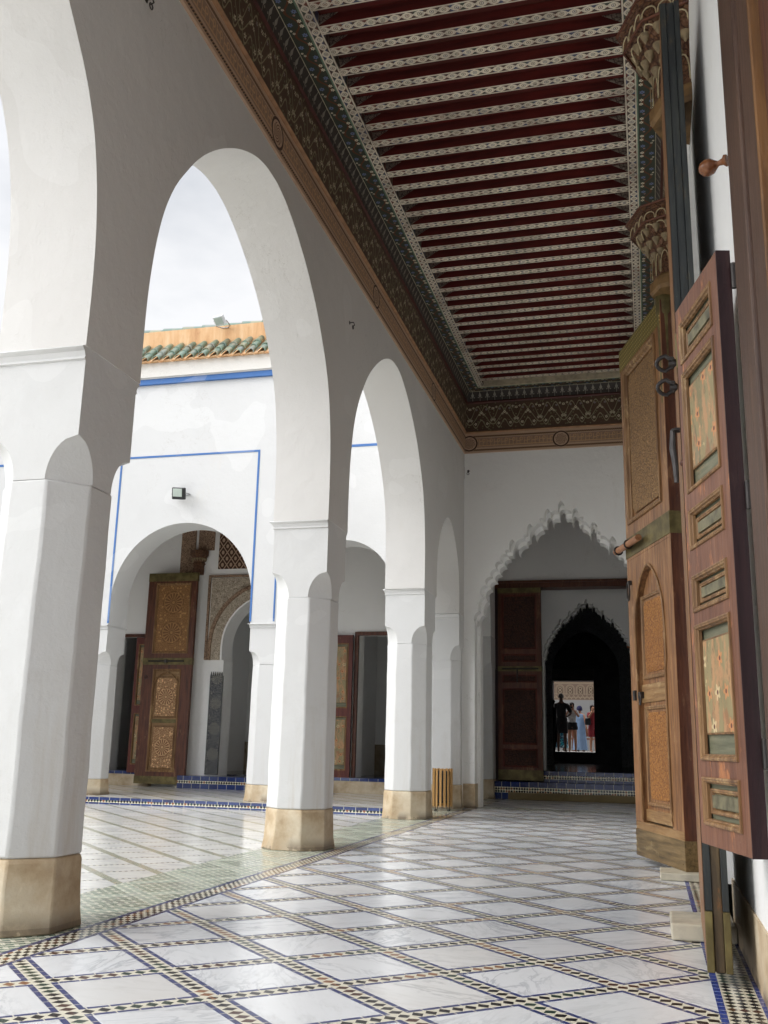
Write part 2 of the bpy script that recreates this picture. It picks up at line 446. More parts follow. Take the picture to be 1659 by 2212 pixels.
def iron():
    m = Mat('black wrought iron', .38, .5, .7)
    m.color(m.mix(m.noise(20, 3), c255(38, 36, 36), c255(84, 80, 78))); m.bump(m.noise(30, 3), .003, .6); return m.m
M['iron'] = iron()

def carved(name, lo, hi, scale=26, u='x', rot=None):
    m = Mat(name, .5, .4)
    a = m.voro(scale, 'DISTANCE_TO_EDGE'); b = m.noise(scale*.8, 4, .6, dist=1.6); g = m.noise(1.6, 3)
    k = ((b-.5).abs()*9.0).clamp()
    h = (a.ss(.02, .14)*.5+k*.5)
    col = m.ramp(h, [(.1, lo), (.55, tuple((p+q)/2 for p, q in zip(lo, hi))), (.95, hi)])
    m.color(m.mix(g.ss(.4, .8)*.4, col, lo)); m.bump(h, .012, .8); return m.m
M['carve_up'] = carved('faded carved arabesque', c255(100, 72, 44), c255(176, 136, 88), 34)
M['carve_low'] = carved('orange carved arabesque', c255(122, 70, 28), c255(190, 132, 66), 30)
M['carve_red'] = carved('dark red painted arabesque', c255(42, 24, 20), c255(84, 52, 40), 20)
def painted():
    m = Mat('floral painted shutter panel', .55, .4)
    n = m.noise(11, 5, .7, stretch=(1.4, 1, .45)); n2 = m.noise(11, 4, .6, stretch=(1, 1, .6)); n3 = m.noise(3, 3, .5, stretch=(2, 1, .7))
    base = m.ramp(n3, [(.3, c255(122, 112, 80)), (.5, c255(150, 136, 98)), (.7, c255(136, 124, 100))])
    col = m.mix(n.ss(.48, .56)*.85, base, c255(184, 140, 100))
    col = m.mix(n2.ss(.56, .64)*.7, col, c255(150, 102, 70))
    col = m.mix(m.noise(24, 5, .7, stretch=(1.5, 1, .5)).ss(.55, .62)*.6, col, c255(98, 92, 66))
    fx, fz = m.x/.085+.3, m.z/.11
    ix = fz.floor(); cx = ((fx+m.rnd(ix)*.9).frac()-.5)*.085; cz = (fz.frac()-.5)*.11
    rr = hyp(cx, cz); th = cz.atan2(cx)
    pet = rr.lt((th*5.0).cos()*.007+.022)
    pick = m.rnd(ix, (fx+m.rnd(ix)*.9).floor())
    col = m.mix(pet*pick.gt(.45)*.6, col, m.mix(pick.gt(.75), c255(214, 138, 84), c255(222, 204, 160)))
    col = m.mix(rr.lt(.008)*pick.gt(.45), col, c255(96, 50, 40))
    col = m.mix(m.noise(30, 4, .7).ss(.64, .74)*.7, col, c255(222, 196, 150))
    m.color(col); m.bump(n+n2, .005, .7); return m.m
M['painted'] = painted()
M['greygreen'] = wood('grey green field paint', [c255(82, 84, 66), c255(112, 112, 90), c255(134, 130, 106)], .55, axis='x', wear=.35, wearcol=c255(170, 140, 96))

def rosette(name, c0, c1, c2, cx, czs, k=1.0):
    m = Mat(name, .5, .4)
    x, z = m.x, m.z
    a = m.voro(30*k, 'DISTANCE_TO_EDGE')
    col = m.mix(a.lt(.06), c1, c2)
    col = m.mix(m.rnd((x*34*k).floor(), (z*34*k).floor()).gt(.9), col, tuple(min(1, v*1.3) for v in c2))
    for zc in czs:
        dx, dz = x-cx, z-zc
        rr = hyp(dx, dz)/(.16/k); th = dz.atan2(dx)
        fan = (th*8.0/ PI*1.0).tri()
        petal = rr.lt(1.0)*rr.gt(.30)*(fan.lt(.30))
        col = m.mix(rr.lt(1.06), col, c2)
        col = m.mix(petal, col, c0); col = m.mix((rr-.22).abs().lt(.05), col, c0); col = m.mix((rr-1.2).abs().lt(.05)*(th*4/PI).tri().lt(.35), col, c0)
    m.color(col); m.bump(a.ss(0, .1), .008, .6); return m.m
M['ros_up'] = rosette('gilded rosette panel', c255(116, 78, 44), c255(134, 94, 54), c255(164, 124, 76), .43, (2.51, 3.03))
M['ros_low'] = rosette('pale carved rosette panel', c255(132, 90, 58), c255(146, 106, 72), c255(206, 168, 124), .445, (.59, 1.42), 1.25)

def stucco_band(name, ax, org=0.0, RP=1.4):
    """carved inscription frieze, tan, with dark braid edges and roundels"""
    m = Mat(name, .7, .2)
    u = (m.x if ax == 'x' else m.y)-org; z = m.z-5.26
    tan, dk, br = c255(190, 162, 138), c255(126, 98, 80), c255(80, 60, 50)
    # angular script: strokes on a grid with noise
    P = .115
    f = u/P; fx = f.frac(); zz = (z-.085)/.15
    k = m.rnd(f.floor()); 
    st1 = ((fx-.2).abs()).lt(.05)*zz.gt(.1)*zz.lt(.9)
    st2 = ((fx-.62-k*.1).abs()).lt(.05)*zz.gt(.15)*zz.lt(.75+.0)
    st3 = ((zz-.18).abs()).lt(.055)
    st4 = ((zz-.5-k*.2).abs()).lt(.05)*fx.gt(.2)*fx.lt(.66)
    cur = (hyp((fx-.8)*P*8, (zz-.72))-.16).abs().lt(.05)
    vine = (m.noise(42, 2, .5, dist=1.5)-.5).abs().lt(.035)*zz.gt(.0)*zz.lt(1.0)
    scr = st1.mx(st2).mx(st3).mx(st4).mx(cur)
    body = m.mix(vine*.5, tan, dk)
    body = m.mix(scr, m.mix(.5, body, dk), c255(194, 158, 122))
    edge = m.mix(((u/.03+z/.03*((z-.16).abs()/(z-.16))).frac()).gt(.45), c255(150, 118, 90), br)
    e1 = (z-.045).abs().lt(.014); e2 = (z-.262).abs().lt(.014)
    col = m.mix((zz.gt(0.0)*zz.lt(1.0)), tan, body)
    col = m.mix(e1.mx(e2), col, edge)
    # roundel every 2.1 m
    ru = ((u/RP+.5).frac()-.5)*RP; rr = hyp(ru, z-.155)
    fl = (rr/.026+(z-.155).atan2(ru)*8/(2*PI)).frac().gt(.5)
    ins = m.mix(fl*rr.lt(.085), tan, dk)
    col = m.mix(rr.lt(.13), col, ins); col = m.mix((rr-.115).abs().lt(.012), col, br)
    m.color(col); m.bump(scr*.8+vine*-.2, .006, .7); return m.m
def frieze(name, ax):
    m = Mat(name, .55, .3)
    u = (m.x if ax == 'x' else m.y); z = m.z-5.6
    bg = m.mix(m.noise(3, 3), c255(70, 52, 42), c255(96, 74, 58))
    P = .36
    t_ = ((u/P).frac()-.5)*2; at = t_.abs()
    # mirrored vine
    v1 = (z-(at*PI*1.0).cos()*.09-.2).abs().lt(.008)
    v2 = (z-(at*PI*2.0).cos()*.06-.12).abs().lt(.010)
    v3 = (z-(at*PI*1.5).sin()*.10-.30).abs().lt(.010)
    lf = m.voro(24, 'F1'); leaf = lf.lt(.26)*m.noise(9, 2).gt(.47)
    col = m.mix(leaf, bg, c255(122, 122, 92))
    col = m.mix(v1.mx(v2).mx(v3), col, c255(148, 140, 112))
    for (pu, pz, r0, cc) in ((0, .30, .026, c255(206, 196, 168)), (.18, .27, .02, c255(196, 186, 160)), (.5, .12, .026, c255(206, 196, 168)), (.42, .35, .02, c255(150, 140, 140)), (.88, .18, .024, c255(196, 186, 160)), (.7, .38, .02, c255(206, 196, 168)), (.98, .36, .024, c255(206, 196, 168))):
        dx = (at-pu)*P*.5; dz = z-pz; rr = hyp(dx, dz); th = dz.atan2(dx)
        col = m.mix(rr.lt((th*5.0).cos()*r0*.25+r0*.7), col, cc); col = m.mix(rr.lt(r0*.25), col, c255(90, 50, 40))
    m.color(col); return m.m
def cyma(name, ax):
    m = Mat(name, .5, .3)
    u = (m.x if ax == 'x' else m.y); z = m.z-6.1
    t_ = ((u/.115).frac()-.5)*.115; a = t_.abs()
    lot = ((a+ (z-.075).abs()*.5).lt(.022)).mx(((a-.026).abs()+(z-.045).abs()).lt(.012)).mx((a.lt(.004))*(z.lt(.13)))
    m.color(m.mix(lot, c255(62, 56, 52), c255(140, 134, 122))); return m.m
def floral(name, ax, o):
    """flat ceiling border: o = coordinate of inner edge; sgn in o tuple"""
    m = Mat(name, .5, .3)
    u = (m.x if ax == 'x' else m.y); w = ((m.y if ax == 'x' else m.x)-o[0])*o[1]      # 0 at outer edge -> .15
    bg = m.mix(m.noise(8, 2), c255(50, 60, 50), c255(68, 68, 56))
    P = .26; ph = (u/P).frac()
    vy = (ph*2*PI).sin()*.035+.075
    vine = (w-vy).abs().lt(.011)
    col = m.mix(vine, bg, c255(100, 62, 42))
    for (pu, pw, r0, cc) in ((.15, .118, .02, c255(226, 216, 188)), (.36, .122, .02, c255(226, 216, 188)), (.25, .035, .024, c255(110, 124, 158)), (.62, .034, .014, c255(200, 190, 166)), (.75, .112, .024, c255(110, 124, 158)), (.9, .10, .012, c255(170, 130, 120)), (.5, .02, .012, c255(226, 216, 188))):
        dx = ((ph-pu+.5).frac()-.5)*P; dz = w-pw; rr = hyp(dx, dz); th = dz.atan2(dx)
        col = m.mix(rr.lt((th*6.0).cos()*r0*.2+r0*.8), col, cc); col = m.mix(rr.lt(r0*.25), col, c255(70, 50, 60))
    m.color(col); return m.m
def lace(name, along, across, org, wid, pitch=.085):
    """cream interlaced rings between two cream lines over a blue-brown ground"""
    m = Mat(name, .5, .3)
    u = m.x if along == 'x' else m.y; w_ = (m.y if along == 'x' else m.x)
    t_ = ((w_-org[0])/org[1]+.5).frac()-.5 if org[1] else (w_-org[0])
    t_ = t_*(org[1] if org[1] else 1.0)
    q = ((u/pitch).frac()-.5)*pitch; a = t_.abs()
    rr = hyp(q, t_); R0 = wid*.27
    lines = (a-wid*.44).abs().lt(wid*.07)
    ring = (rr-R0).abs().lt(wid*.085)
    small = (rr-wid*.10).abs().lt(wid*.04)
    q2 = q.abs()
    diag = ((q2-pitch*.5).abs()-a).abs().lt(wid*.05)*q2.gt(R0*.9)
    bars = (q2).lt(wid*.03)*a.gt(R0)
    hor = a.lt(wid*.05)*q2.gt(R0)
    cr = lines.mx(ring).mx(diag).mx(bars).mx(small).mx(hor).clamp()
    bg = m.const(m.rnd((u/.04).floor(), (w_/.03).floor()), [(0, c255(84, 66, 58)), (.5, c255(74, 78, 100)), (.75, c255(112, 66, 54)), (.9, c255(72, 78, 66))])
    gp = m.t.nodes.new('ShaderNodeNewGeometry'); old = m.noise(1.8, 5, .65, vec=gp.outputs['Position']); cr = cr*(1-m.noise(9, 5, .7, vec=gp.outputs['Position']).ss(.60, .70)*.75)
    cream = m.mix(old.ss(.4, .7), c255(222, 212, 192), c255(170, 158, 142))
    out = m.mix(cr, bg, cream)
    if org[1] == 0 and wid == .094 and pitch == .095: out = m.mix(m.z.gt(6.2365), out, m.mix(m.noise(3, 4, .6, stretch=(.5, 1, 5)).ss(.35, .7), c255(80, 36, 34), c255(112, 44, 40)))
    m.color(out); return m.m
def board():
    m = Mat('dark red ceiling boards', .7, .15)
    k = m.rnd(((m.y-6.451)/.2545).floor(), (m.x/.9).floor()*0.0)
    g = m.noise(3, 5, .6, stretch=(.4, 5, 1)); s_ = m.noise(1.2, 3)
    col = m.mix(k, c255(92, 40, 37), c255(76, 50, 44)); col = m.mix(g.ss(.4, .75)*.7, col, c255(112, 42, 40))
    col = m.mix(s_.ss(.6, .8)*.5, col, c255(74, 54, 40)); m.color(col); m.bump(g, .004, .5); return m.m
M['board'] = board()
M['beam_lace'] = lace('beam lace paint', 'x', 'y', (-.047, 0), .094, .095)
M['bracket_paint'] = carved('painted bracket', c255(66, 44, 44), c255(170, 156, 140), 28)
M['blueband'] = plaster('cobalt blue painted fillet', base=c255(78, 116, 172), var=.16, tint=c255(110, 140, 180))
def parapet():
    m = Mat('orange limewash parapet', .85, .2)
    a = m.noise(2.2, 6, .7, stretch=(2.5, 1, .35)); b = m.noise(6, 4)
    col = m.ramp(a, [(.3, c255(180, 136, 98)), (.5, c255(206, 166, 124)), (.72, c255(220, 192, 156))])
    m.color(m.mix(b.ss(.6, .8)*.5, col, c255(168, 120, 84))); m.bump(a+b, .01, .6); return m.m
M['parapet'] = parapet()
def glazed():
    m = Mat('green glazed roof tile', .28, .6)
    k = m.rnd((m.x/.1875).floor(), (m.y/.085).floor())
    col = m.ramp(k, [(0, c255(66, 98, 82)), (.35, c255(92, 120, 100)), (.6, c255(60, 88, 76)), (.8, c255(122, 124, 92)), (1, c255(90, 108, 106))])
    m.color(m.mix(m.noise(14, 4, .7).ss(.5, .75)*.7, col, c255(150, 110, 76))); m.bump(m.noise(20, 3), .004, .5); return m.m
M['glazed'] = glazed()
def tilepanel():
    m = Mat('black and cream zellige jamb', .2, .5)
    x, z = m.x, m.z
    w = hyp(((x+7.24)/.3).frac()-.5, ((z/.42).frac()-.5)*1.4); th = (((z/.42).frac()-.5)*1.4).atan2(((x+7.24)/.3).frac()-.5)
    st = (m.noise(55, 2, .5, dist=1.0)-.5).abs().lt(.016)
    ros = ((w*14.0).frac().lt(.4)*((th*8/PI).tri().lt(.3)))*w.lt(.36)
    col = m.mix(st, c255(18, 24, 40), c255(150, 146, 128)); col = m.mix(ros*.55, col, c255(170, 162, 138)); m.color(col); return m.m
M['tilepanel'] = tilepanel()
def stucco(name, lo, hi, s=22):
    m = Mat(name, .8, .2)
    a = (m.noise(s, 3, .5, dist=1.8)-.5).abs()
    h = a.ss(.01, .05)
    m.color(m.mix(h, lo, hi)); m.bump(h, .012, .8); return m.m
M['stucco_arch'] = stucco('carved cream stucco', c255(134, 118, 100), c255(206, 192, 172), 26)
M['stucco_brown'] = stucco('carved brown stucco', c255(84, 62, 50), c255(176, 148, 124), 24)
def lozst():
    m = Mat('lozenge carved stucco', .8, .2)
    u, z = m.x/.16, m.z/.22
    d = (u.tri()+z.tri()-.5).abs(); q = hyp(u.tri(), z.tri()); q2 = hyp((u+.5).tri(), (z+.5).tri())
    on = d.lt(.07).mx(q.lt(.16)).mx(q2.lt(.16))
    m.color(m.mix(on, c255(78, 56, 44), c255(176, 150, 128))); return m.m
M['lozenge'] = lozst()
def simple(name, c, rough=.6, metal=0, n=.15, sc=12, spec=.4):
    m = Mat(name, rough, spec, metal)
    m.color(m.mix(m.noise(sc, 4).ss(.35, .7), c, tuple(v*(1-n*2) for v in c))); m.bump(m.noise(sc*2, 3), .003, .3); return m.m
M['stone'] = simple('pale marble block', c255(196, 188, 168), .5, n=.12)
M['kraft'] = simple('brown kraft paper', c255(124, 108, 74), .75, n=.08, sc=5)
M['white_paint'] = simple('white powder coat', (.72, .74, .76), .4)
M['black_metal'] = simple('black cast metal', (.02, .02, .022), .45)
M['steel'] = simple('dull steel', (.35, .35, .36), .35, .8)
M['lens'] = simple('frosted lamp glass', c255(170, 180, 172), .15, n=.05)
M['liner'] = simple('grey bin liner', (.12, .11, .11), .5)
M['dark_room'] = simple('shade-darkened room wall', (.035, .035, .04), .5, n=.3, sc=3)  # near-black wall colour stands in for the unlit rooms
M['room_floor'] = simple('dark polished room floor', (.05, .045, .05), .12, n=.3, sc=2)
M['room_stucco'] = stucco('dark carved stucco', (.08, .085, .09), (.28, .29, .31), 20)  # carving kept dark so its colour carries the hall's shade
M['interior'] = plaster('grey interior plaster', base=(.82, .82, .81))
M['interior_dado'] = mat_dado('interior brown dado', .5)

# ------------------------------------------------------------------ floors
def sheet(name, x0, x1, y0, y1, z, mat, kind='structure', th=.0):
    b = MB()
    if th: b.box(x0, x1, y0, y1, z-th, z)
    else: b.add([(x0, y0, z), (x1, y0, z), (x1, y1, z), (x0, y1, z)], [(0, 1, 2, 3)])
    return b.build(name, mat, kind=kind)
sheet('ground', -60, 60, -60, 120, -.25, simple('packed earth ground', (.2, .16, .12), .9))
sheet('gallery_floor', -3.125, .36, -9, 17.3, 0, M['floor'], th=.1)
sheet('added_rear_floor', .36, 9, -9, -1.5, 0, M['court'], th=.1)  # unseen floor added where the gallery end is left open to admit light
sheet('courtyard_floor', -16, -3.125, -9, 12.15, 0, M['court'], th=.1)
wf = sheet('wing_floor', -16, -3.125, 12.17, 15.75, .087, M['court'], th=.18)
sheet('wing_step_riser', -16, -3.125, 12.15, 12.17, .089, M['riser'], th=.1)

# ------------------------------------------------------------------ columns
def ring8(x0, x1, y0, y1, c, z, c2=None):
    c2 = c if c2 is None else c2
    return [(x0+c, y0, z), (x1-c, y0, z), (x1, y0+c2, z), (x1, y1-c2, z), (x1-c, y1, z), (x0+c, y1, z), (x0, y1-c2, z), (x0, y0+c2, z)]
def wob(v, a=.004): return v+random.uniform(-a, a)
def column(cx, cy, wx, wy, z0, zd, zo, zc, zi, ztop, label, group, c=.15, mat=None, lobe=True):
    t = thing('octagonal_column', label, 'column', (cx, cy, z0), 0, group)
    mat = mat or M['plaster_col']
    hx, hy = wx/2, wy/2
    Z = lambda v: v-z0
    # dado
    b = MB(); g = .012
    rings = []
    for z, gg in ((0, .028), (Z(zd)*.25, .017), (Z(zd)*.6, .012), (Z(zd)-.02, .010), (Z(zd), .004)):
        rings.append([(wob(x, .003), wob(y, .003), z) for x, y, _ in ring8(-hx-gg, hx+gg, -hy-gg, hy+gg, c, 0)])
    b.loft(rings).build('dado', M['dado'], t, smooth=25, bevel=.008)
    # shaft (slightly uneven)
    b = MB(); rings = []
    n = 9; z1 = Z(zd)+.001
    for i in range(n+1):
        z = z1+(Z(zo)-z1)*i/n
        e = .006*(1-i/n)
        rings.append([(wob(x, .0035), wob(y, .0035), z) for x, y, _ in ring8(-hx-e, hx+e, -hy-e, hy+e, c, 0)])
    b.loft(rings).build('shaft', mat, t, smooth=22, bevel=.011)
    # capital : lobed chamfer stops, square block, impost moulding
    b = MB(); rings = []
    for i in range(13):
        tt = i/12; cc = max((c+.012)*math.sqrt(max(0, 1-tt*tt)), .001)
        rings.append(ring8(-hx, hx, -hy, hy, cc, Z(zo)+(Z(zc)-Z(zo))*tt))
    rings.append(ring8(-hx, hx, -hy, hy, .001, Z(zi)))
    for d_, z_ in ((.012, Z(zi)+.006), (.006, Z(zi)+.02), (.016, Z(zi)+.045), (.034, Z(zi)+.058), (.036, Z(ztop)-.008), (.026, Z(ztop))):
        rings.append(ring8(-hx-d_, hx+d_*.0, -hy-d_, hy+d_, .001, z_))
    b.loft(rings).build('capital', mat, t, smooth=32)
    return t
G1 = 'white octagonal columns of the gallery arcade'
WX = .500; CX = -2.870
column(CX, 4.235, WX, .50, 0, .32, 2.065, 2.28, 2.665, 2.735, 'large white octagonal column with dark stained ochre base nearest on the left', G1)
column(CX, 8.115, WX, .52, 0, .32, 2.065, 2.28, 2.665, 2.735, 'white octagonal column standing on green mosaic in the middle of the photo', G1)
column(CX, 12.01, WX, .62, 0, .32, 2.065, 2.28, 2.665, 2.735, 'white octagonal column just left of the slatted wooden bin', G1)
column(CX, 14.19, WX, .36, 0, .32, 2.065, 2.28, 2.665, 2.735, 'white half column joined to the end wall behind the slatted bin', G1, c=.12)

# ------------------------------------------------------------------ arches
PROF = [(1.642, 0.0), (1.646, .25), (1.640, .5), (1.622, .7), (1.585, .92), (1.525, 1.13), (1.43, 1.33), (1.305, 1.51), (1.15, 1.70), (.97, 1.87), (.765, 2.025), (.54, 2.16), (.31, 2.26), (.13, 2.303), (0.0, 2.31)]
def catmull(P, k=6):
    out = []
    for i in range(len(P)-1):
        p0 = P[max(i-1, 0)]; p1 = P[i]; p2 = P[i+1]; p3 = P[min(i+2, len(P)-1)]
        for j in range(k):
            t = j/k
            out.append(tuple(.5*((2*p1[a])+(-p0[a]+p2[a])*t+(2*p0[a]-5*p1[a]+4*p2[a]-p3[a])*t*t+(-p0[a]+3*p1[a]-3*p2[a]+p3[a])*t**3) for a in (0, 1)))
    out.append(P[-1]); return out
def arch_pts(c, half, z0, rise):
    """left to right over the arch"""
    pr = catmull([(w*half/1.645, h*rise/2.31) for w, h in PROF])
    L = [(c-w, z0+h) for w, h in pr]; Rr = [(c+w, z0+h) for w, h in reversed(pr[:-1])]
    return L+Rr
ZI = 2.735
def round_arch(c, half, z0, rise, s0=.22):
    out = []
    for i in range(41):
        t = PI-PI*i/40
        out.append((c+half*math.cos(t), z0+(s0+(rise-s0)*math.sin(t)**.96 if 0 < i < 40 else 0.0)))
    return out[:1]+[(c-half, z0+s0)]+out[1:-1]+[(c+half, z0+s0)]+out[-1:]
def arcade_poly(y0, y1, arches, zb, zt):
    poly = [(y0, zb)]
    for c, half, rise in arches: poly += arch_pts(c, half, zb, rise)
    poly += [(y1, zb), (y1, zt), (y0, zt)]
    return poly
aw = thing('arcade_wall', 'tall white arcade wall with pointed horseshoe arches along the courtyard', 'wall', (-2.865, 0, 0))
poly = arcade_poly(-1.5, 14.35, [(2.325, 1.645, 2.31), (6.17, 1.66, 2.315), (10.03, 1.63, 2.29), (13.18, .80, 1.24)], ZI, 6.9)
b = MB().prism([(y, z) for y, z in poly], 'x', -.255, .25)
# recentre: child coordinates are relative to the Empty
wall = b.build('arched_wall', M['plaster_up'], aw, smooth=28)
MB().box(-.25, .245, -1.5, .10, 0, ZI-.002).build('end_pier', M['plaster'], aw)
MB().box(-.33, .30, -1.5, 12.3, 6.9, 7.05).build('coping', M['plaster_out'], aw)
# outer face trim toward the courtyard
MB().box(-.262, -.2552, -1.5, 12.4, 5.35, 5.42).build('blue_fillet', M['blueband'], aw)

# ------------------------------------------------------------------ end wall with lobed arch
def lobed(cx, lobes, half, zspring, k=7):
    """lobes: list of (dx, zvalley_left?, tip) built left to right"""
    pts = []
    return pts
VAL = [(-1.29, 2.69), (-1.262, 2.80), (-1.235, 3.03), (-1.185, 3.22), (-1.115, 3.35), (-1.035, 3.475), (-.955, 3.59), (-.87, 3.70), (-.80, 3.80), (-.69, 3.79), (-.60, 3.915), (-.50, 4.02), (-.41, 4.12), (-.325, 4.03), (-.24, 4.15), (-.16, 4.235), (-.045, 4.25)]
FING = {8, 12, 15}      # index of gaps that are tall fingers
def lobed_pts(cx, sc=1.0, zo=0.0, shrink=0.0, zs=2.69):
    """returns left-to-right outline of the polylobed arch"""
    # tips from the photo
    tips = [(-1.30, 2.76, 0), (-1.232, 2.95, 0), (-1.19, 3.20, 0), (-1.115, 3.32, 0), (-1.035, 3.44, 0), (-.965, 3.555, 0), (-.885, 3.67, 0), (-.81, 3.77, 0), (-.735, 3.885, 1), (-.625, 3.895, 0), (-.53, 4.0, 0), (-.468, 4.12, 1), (-.35, 4.12, 0), (-.285, 4.23, 0), (-.20, 4.335, 1), (-.09, 4.34, 0), (0.0, 4.45, 1)]
    out = []
    prev = (-1.30, 2.65)
    n = len(tips)
    for i, (tx, tz, f) in enumerate(tips[:-1]):
        nx, nz_, nf = tips[i+1]
        # valley after this lobe
        if f: v = (tx+.050, tz-.145)
        elif nf: v = (nx-.050, nz_-.155)
        else: v = ((tx+nx)/2+.022, (tz+nz_)/2-.052)
        a, c = Vector(prev), Vector(v)
        if f:
            seg = [a, Vector((tx-.048, tz-.10)), Vector((tx-.045, tz-.06)), Vector((tx-.028, tz-.025)), Vector((tx-.012, tz-.006)), Vector((tx, tz)), Vector((tx+.012, tz-.006)), Vector((tx+.028, tz-.025)), Vector((tx+.045, tz-.06)), Vector((tx+.048, tz-.10)), c]
        else:
            tp = Vector((tx, tz)); m1 = a+(tp-a)*.5; d = (c-a); nrm = Vector((-d.y, d.x)); nrm = nrm.normalized() if nrm.length > 0 else Vector((0, 1))
            if nrm.dot(tp-a) < 0: nrm = -nrm
            seg = []
            for q in range(7):
                t = q/6; s_ = math.sin(PI*t)**.6
                seg.append(a+(c-a)*t+nrm*s_*max(.02, abs((tp-a).dot(nrm)))*1.0)
        out += [tuple(p) for p in seg]
        prev = v
    tx, tz, f = tips[-1]
    out += [(-.048, tz-.10), (-.045, tz-.06), (-.028, tz-.025), (-.012, tz-.006)]
    full = out+[(0.0, tz)]+[(-x, z) for x, z in reversed(out)]
    res = []
    for x, z in full:
        X = x*sc*(1-shrink); Z = 2.65+(z-2.65)*sc*(1-shrink)
        if not res or (abs(res[-1][0]-(cx+X)) + abs(res[-1][1]-(Z+zo))) > 1e-4: res.append((cx+X, Z+zo))
    return res
EW = 14.35
def wall_with_lobes(name, parent, mat, y0, y1, cx, sc, x0, x1, zf, ztop, zo=0, shrink=0):
    pts = lobed_pts(cx, sc, zo, shrink)
    poly = [(x0, zf)]+[(pts[0][0], zf)]+pts+[(pts[-1][0], zf)]+[(x1, zf), (x1, ztop), (x0, ztop)]
    return MB().prism(poly, 'y', y0, y1).build(name, mat, parent, smooth=30)
ew = thing('end_wall', 'white end wall pierced by a tall polylobed arch', 'wall', (0, 0, 0))
wall_with_lobes('lobed_wall', ew, M['plaster'], EW, EW+.24, -1.15, 1.0, -2.612, .36, 0, 6.9)
wall_with_lobes('inner_lobed_order', ew, M['plaster'], EW+.241, EW+.50, -1.15, 1.0, -2.612, .36, 0, 6.9, zo=-.015, shrink=.035)
b = MB(); b.box(-2.618, -2.443, EW-.012, EW+.5, 0, .335); b.box(.142, .359, EW-.012, EW+.5, 0, .335)
b.build('dado', M['dado'], ew, bevel=.006)
b = MB()
for d_, z0_, z1_ in ((.012, 2.60, 2.62), (.028, 2.62, 2.66), (.018, 2.66, 2.68)): b.box(-2.44, -2.44+d_, EW+.02, EW+.48, z0_, z1_)
b.build('impost', M['plaster'], ew)

# vestibule beyond the lobed arch
vw = thing('vestibule_side_wall', 'white wall with an open arch on the left just inside the lobed arch', 'wall')
poly = arcade_poly(EW+.5, 17.6, [(16.0, .98, 1.25)], 2.735, 5.0)
MB().prism(poly, 'x', -3.12, -2.62).build('arched_wall', M['plaster'], vw, smooth=28)
MB().box(-3.12, -2.622, EW+.501, 15.02, 0, 2.733).build('near_jamb', M['plaster'], vw)
column(-2.865, 17.29, .5, .60, 0, .32, 2.065, 2.28, 2.665, 2.735, 'white respond column at the left of the blue tiled steps', 'responds of the vestibule arch', c=.13)
vr = thing('vestibule_right_wall', 'plain white wall on the right inside the lobed arch', 'wall')
MB().box(.36, .6, EW+.5, 18.0, 0, 5.0).build('wall_panel', M['plaster'], vr)
vc = thing('vestibule_ceiling', 'dark timber ceiling of the vestibule beyond the lobed arch', 'ceiling')
MB().box(-4.8, .6, EW+.5, 17.6, 5.0, 5.2).build('boards', M['wood_brown'], vc)

# ------------------------------------------------------------------ right wall
DY0, DY1 = 5.27, 7.26     # door opening
rw = thing('gallery_right_wall', 'white plaster wall on the right behind the big carved doors', 'wall')
def plate_x(us, zs, solid, x0, x1):
    b = MB()
    for i in range(len(us)-1):
        for j in range(len(zs)-1):
            if solid(i, j): b.box(x0, x1, us[i], us[i+1], zs[j], zs[j+1])
    bm = bmesh.new()
    return b
ys = [-6, 1.6, 3.02, DY0, DY1, EW]
b = MB()
b.box(.36, .75, -1.5, 1.6, 0, 6.9); b.box(.36, .75, 1.6, 3.02, 0, .52); b.box(.36, .75, 1.6, 3.02, 4.6, 6.9)
b.box(.36, .75, 3.02, DY0, 0, 6.9); b.box(.36, .75, DY0, DY1, 4.36, 6.9); b.box(.36, .75, DY1, EW+.5, 0, 6.9)
b.build('wall_panel', M['plaster'], rw)
b = MB()
for y0, y1 in ((-1.5, DY0), (DY1, EW)): b.box(.352, .36, y0, y1, 0, .26)
b.build('dado', mat_dado('faded base plaster', 1.15), rw)
# dark rooms behind
rm = thing('side_room', 'dark room behind the open doorway in the right wall', 'room')
b = MB(); b.box(3.4, 3.5, -1, 10, 0, 5); b.box(.76, 3.4, -1.1, -1, 0, 5); b.box(.76, 3.4, 10, 10.1, 0, 5); b.box(.76, 3.4, -1, 10, 5, 5.1); b.box(.76, 3.4, -1, 10, -.1, 0)
b.build('room_shell', M['dark_room'], rm)

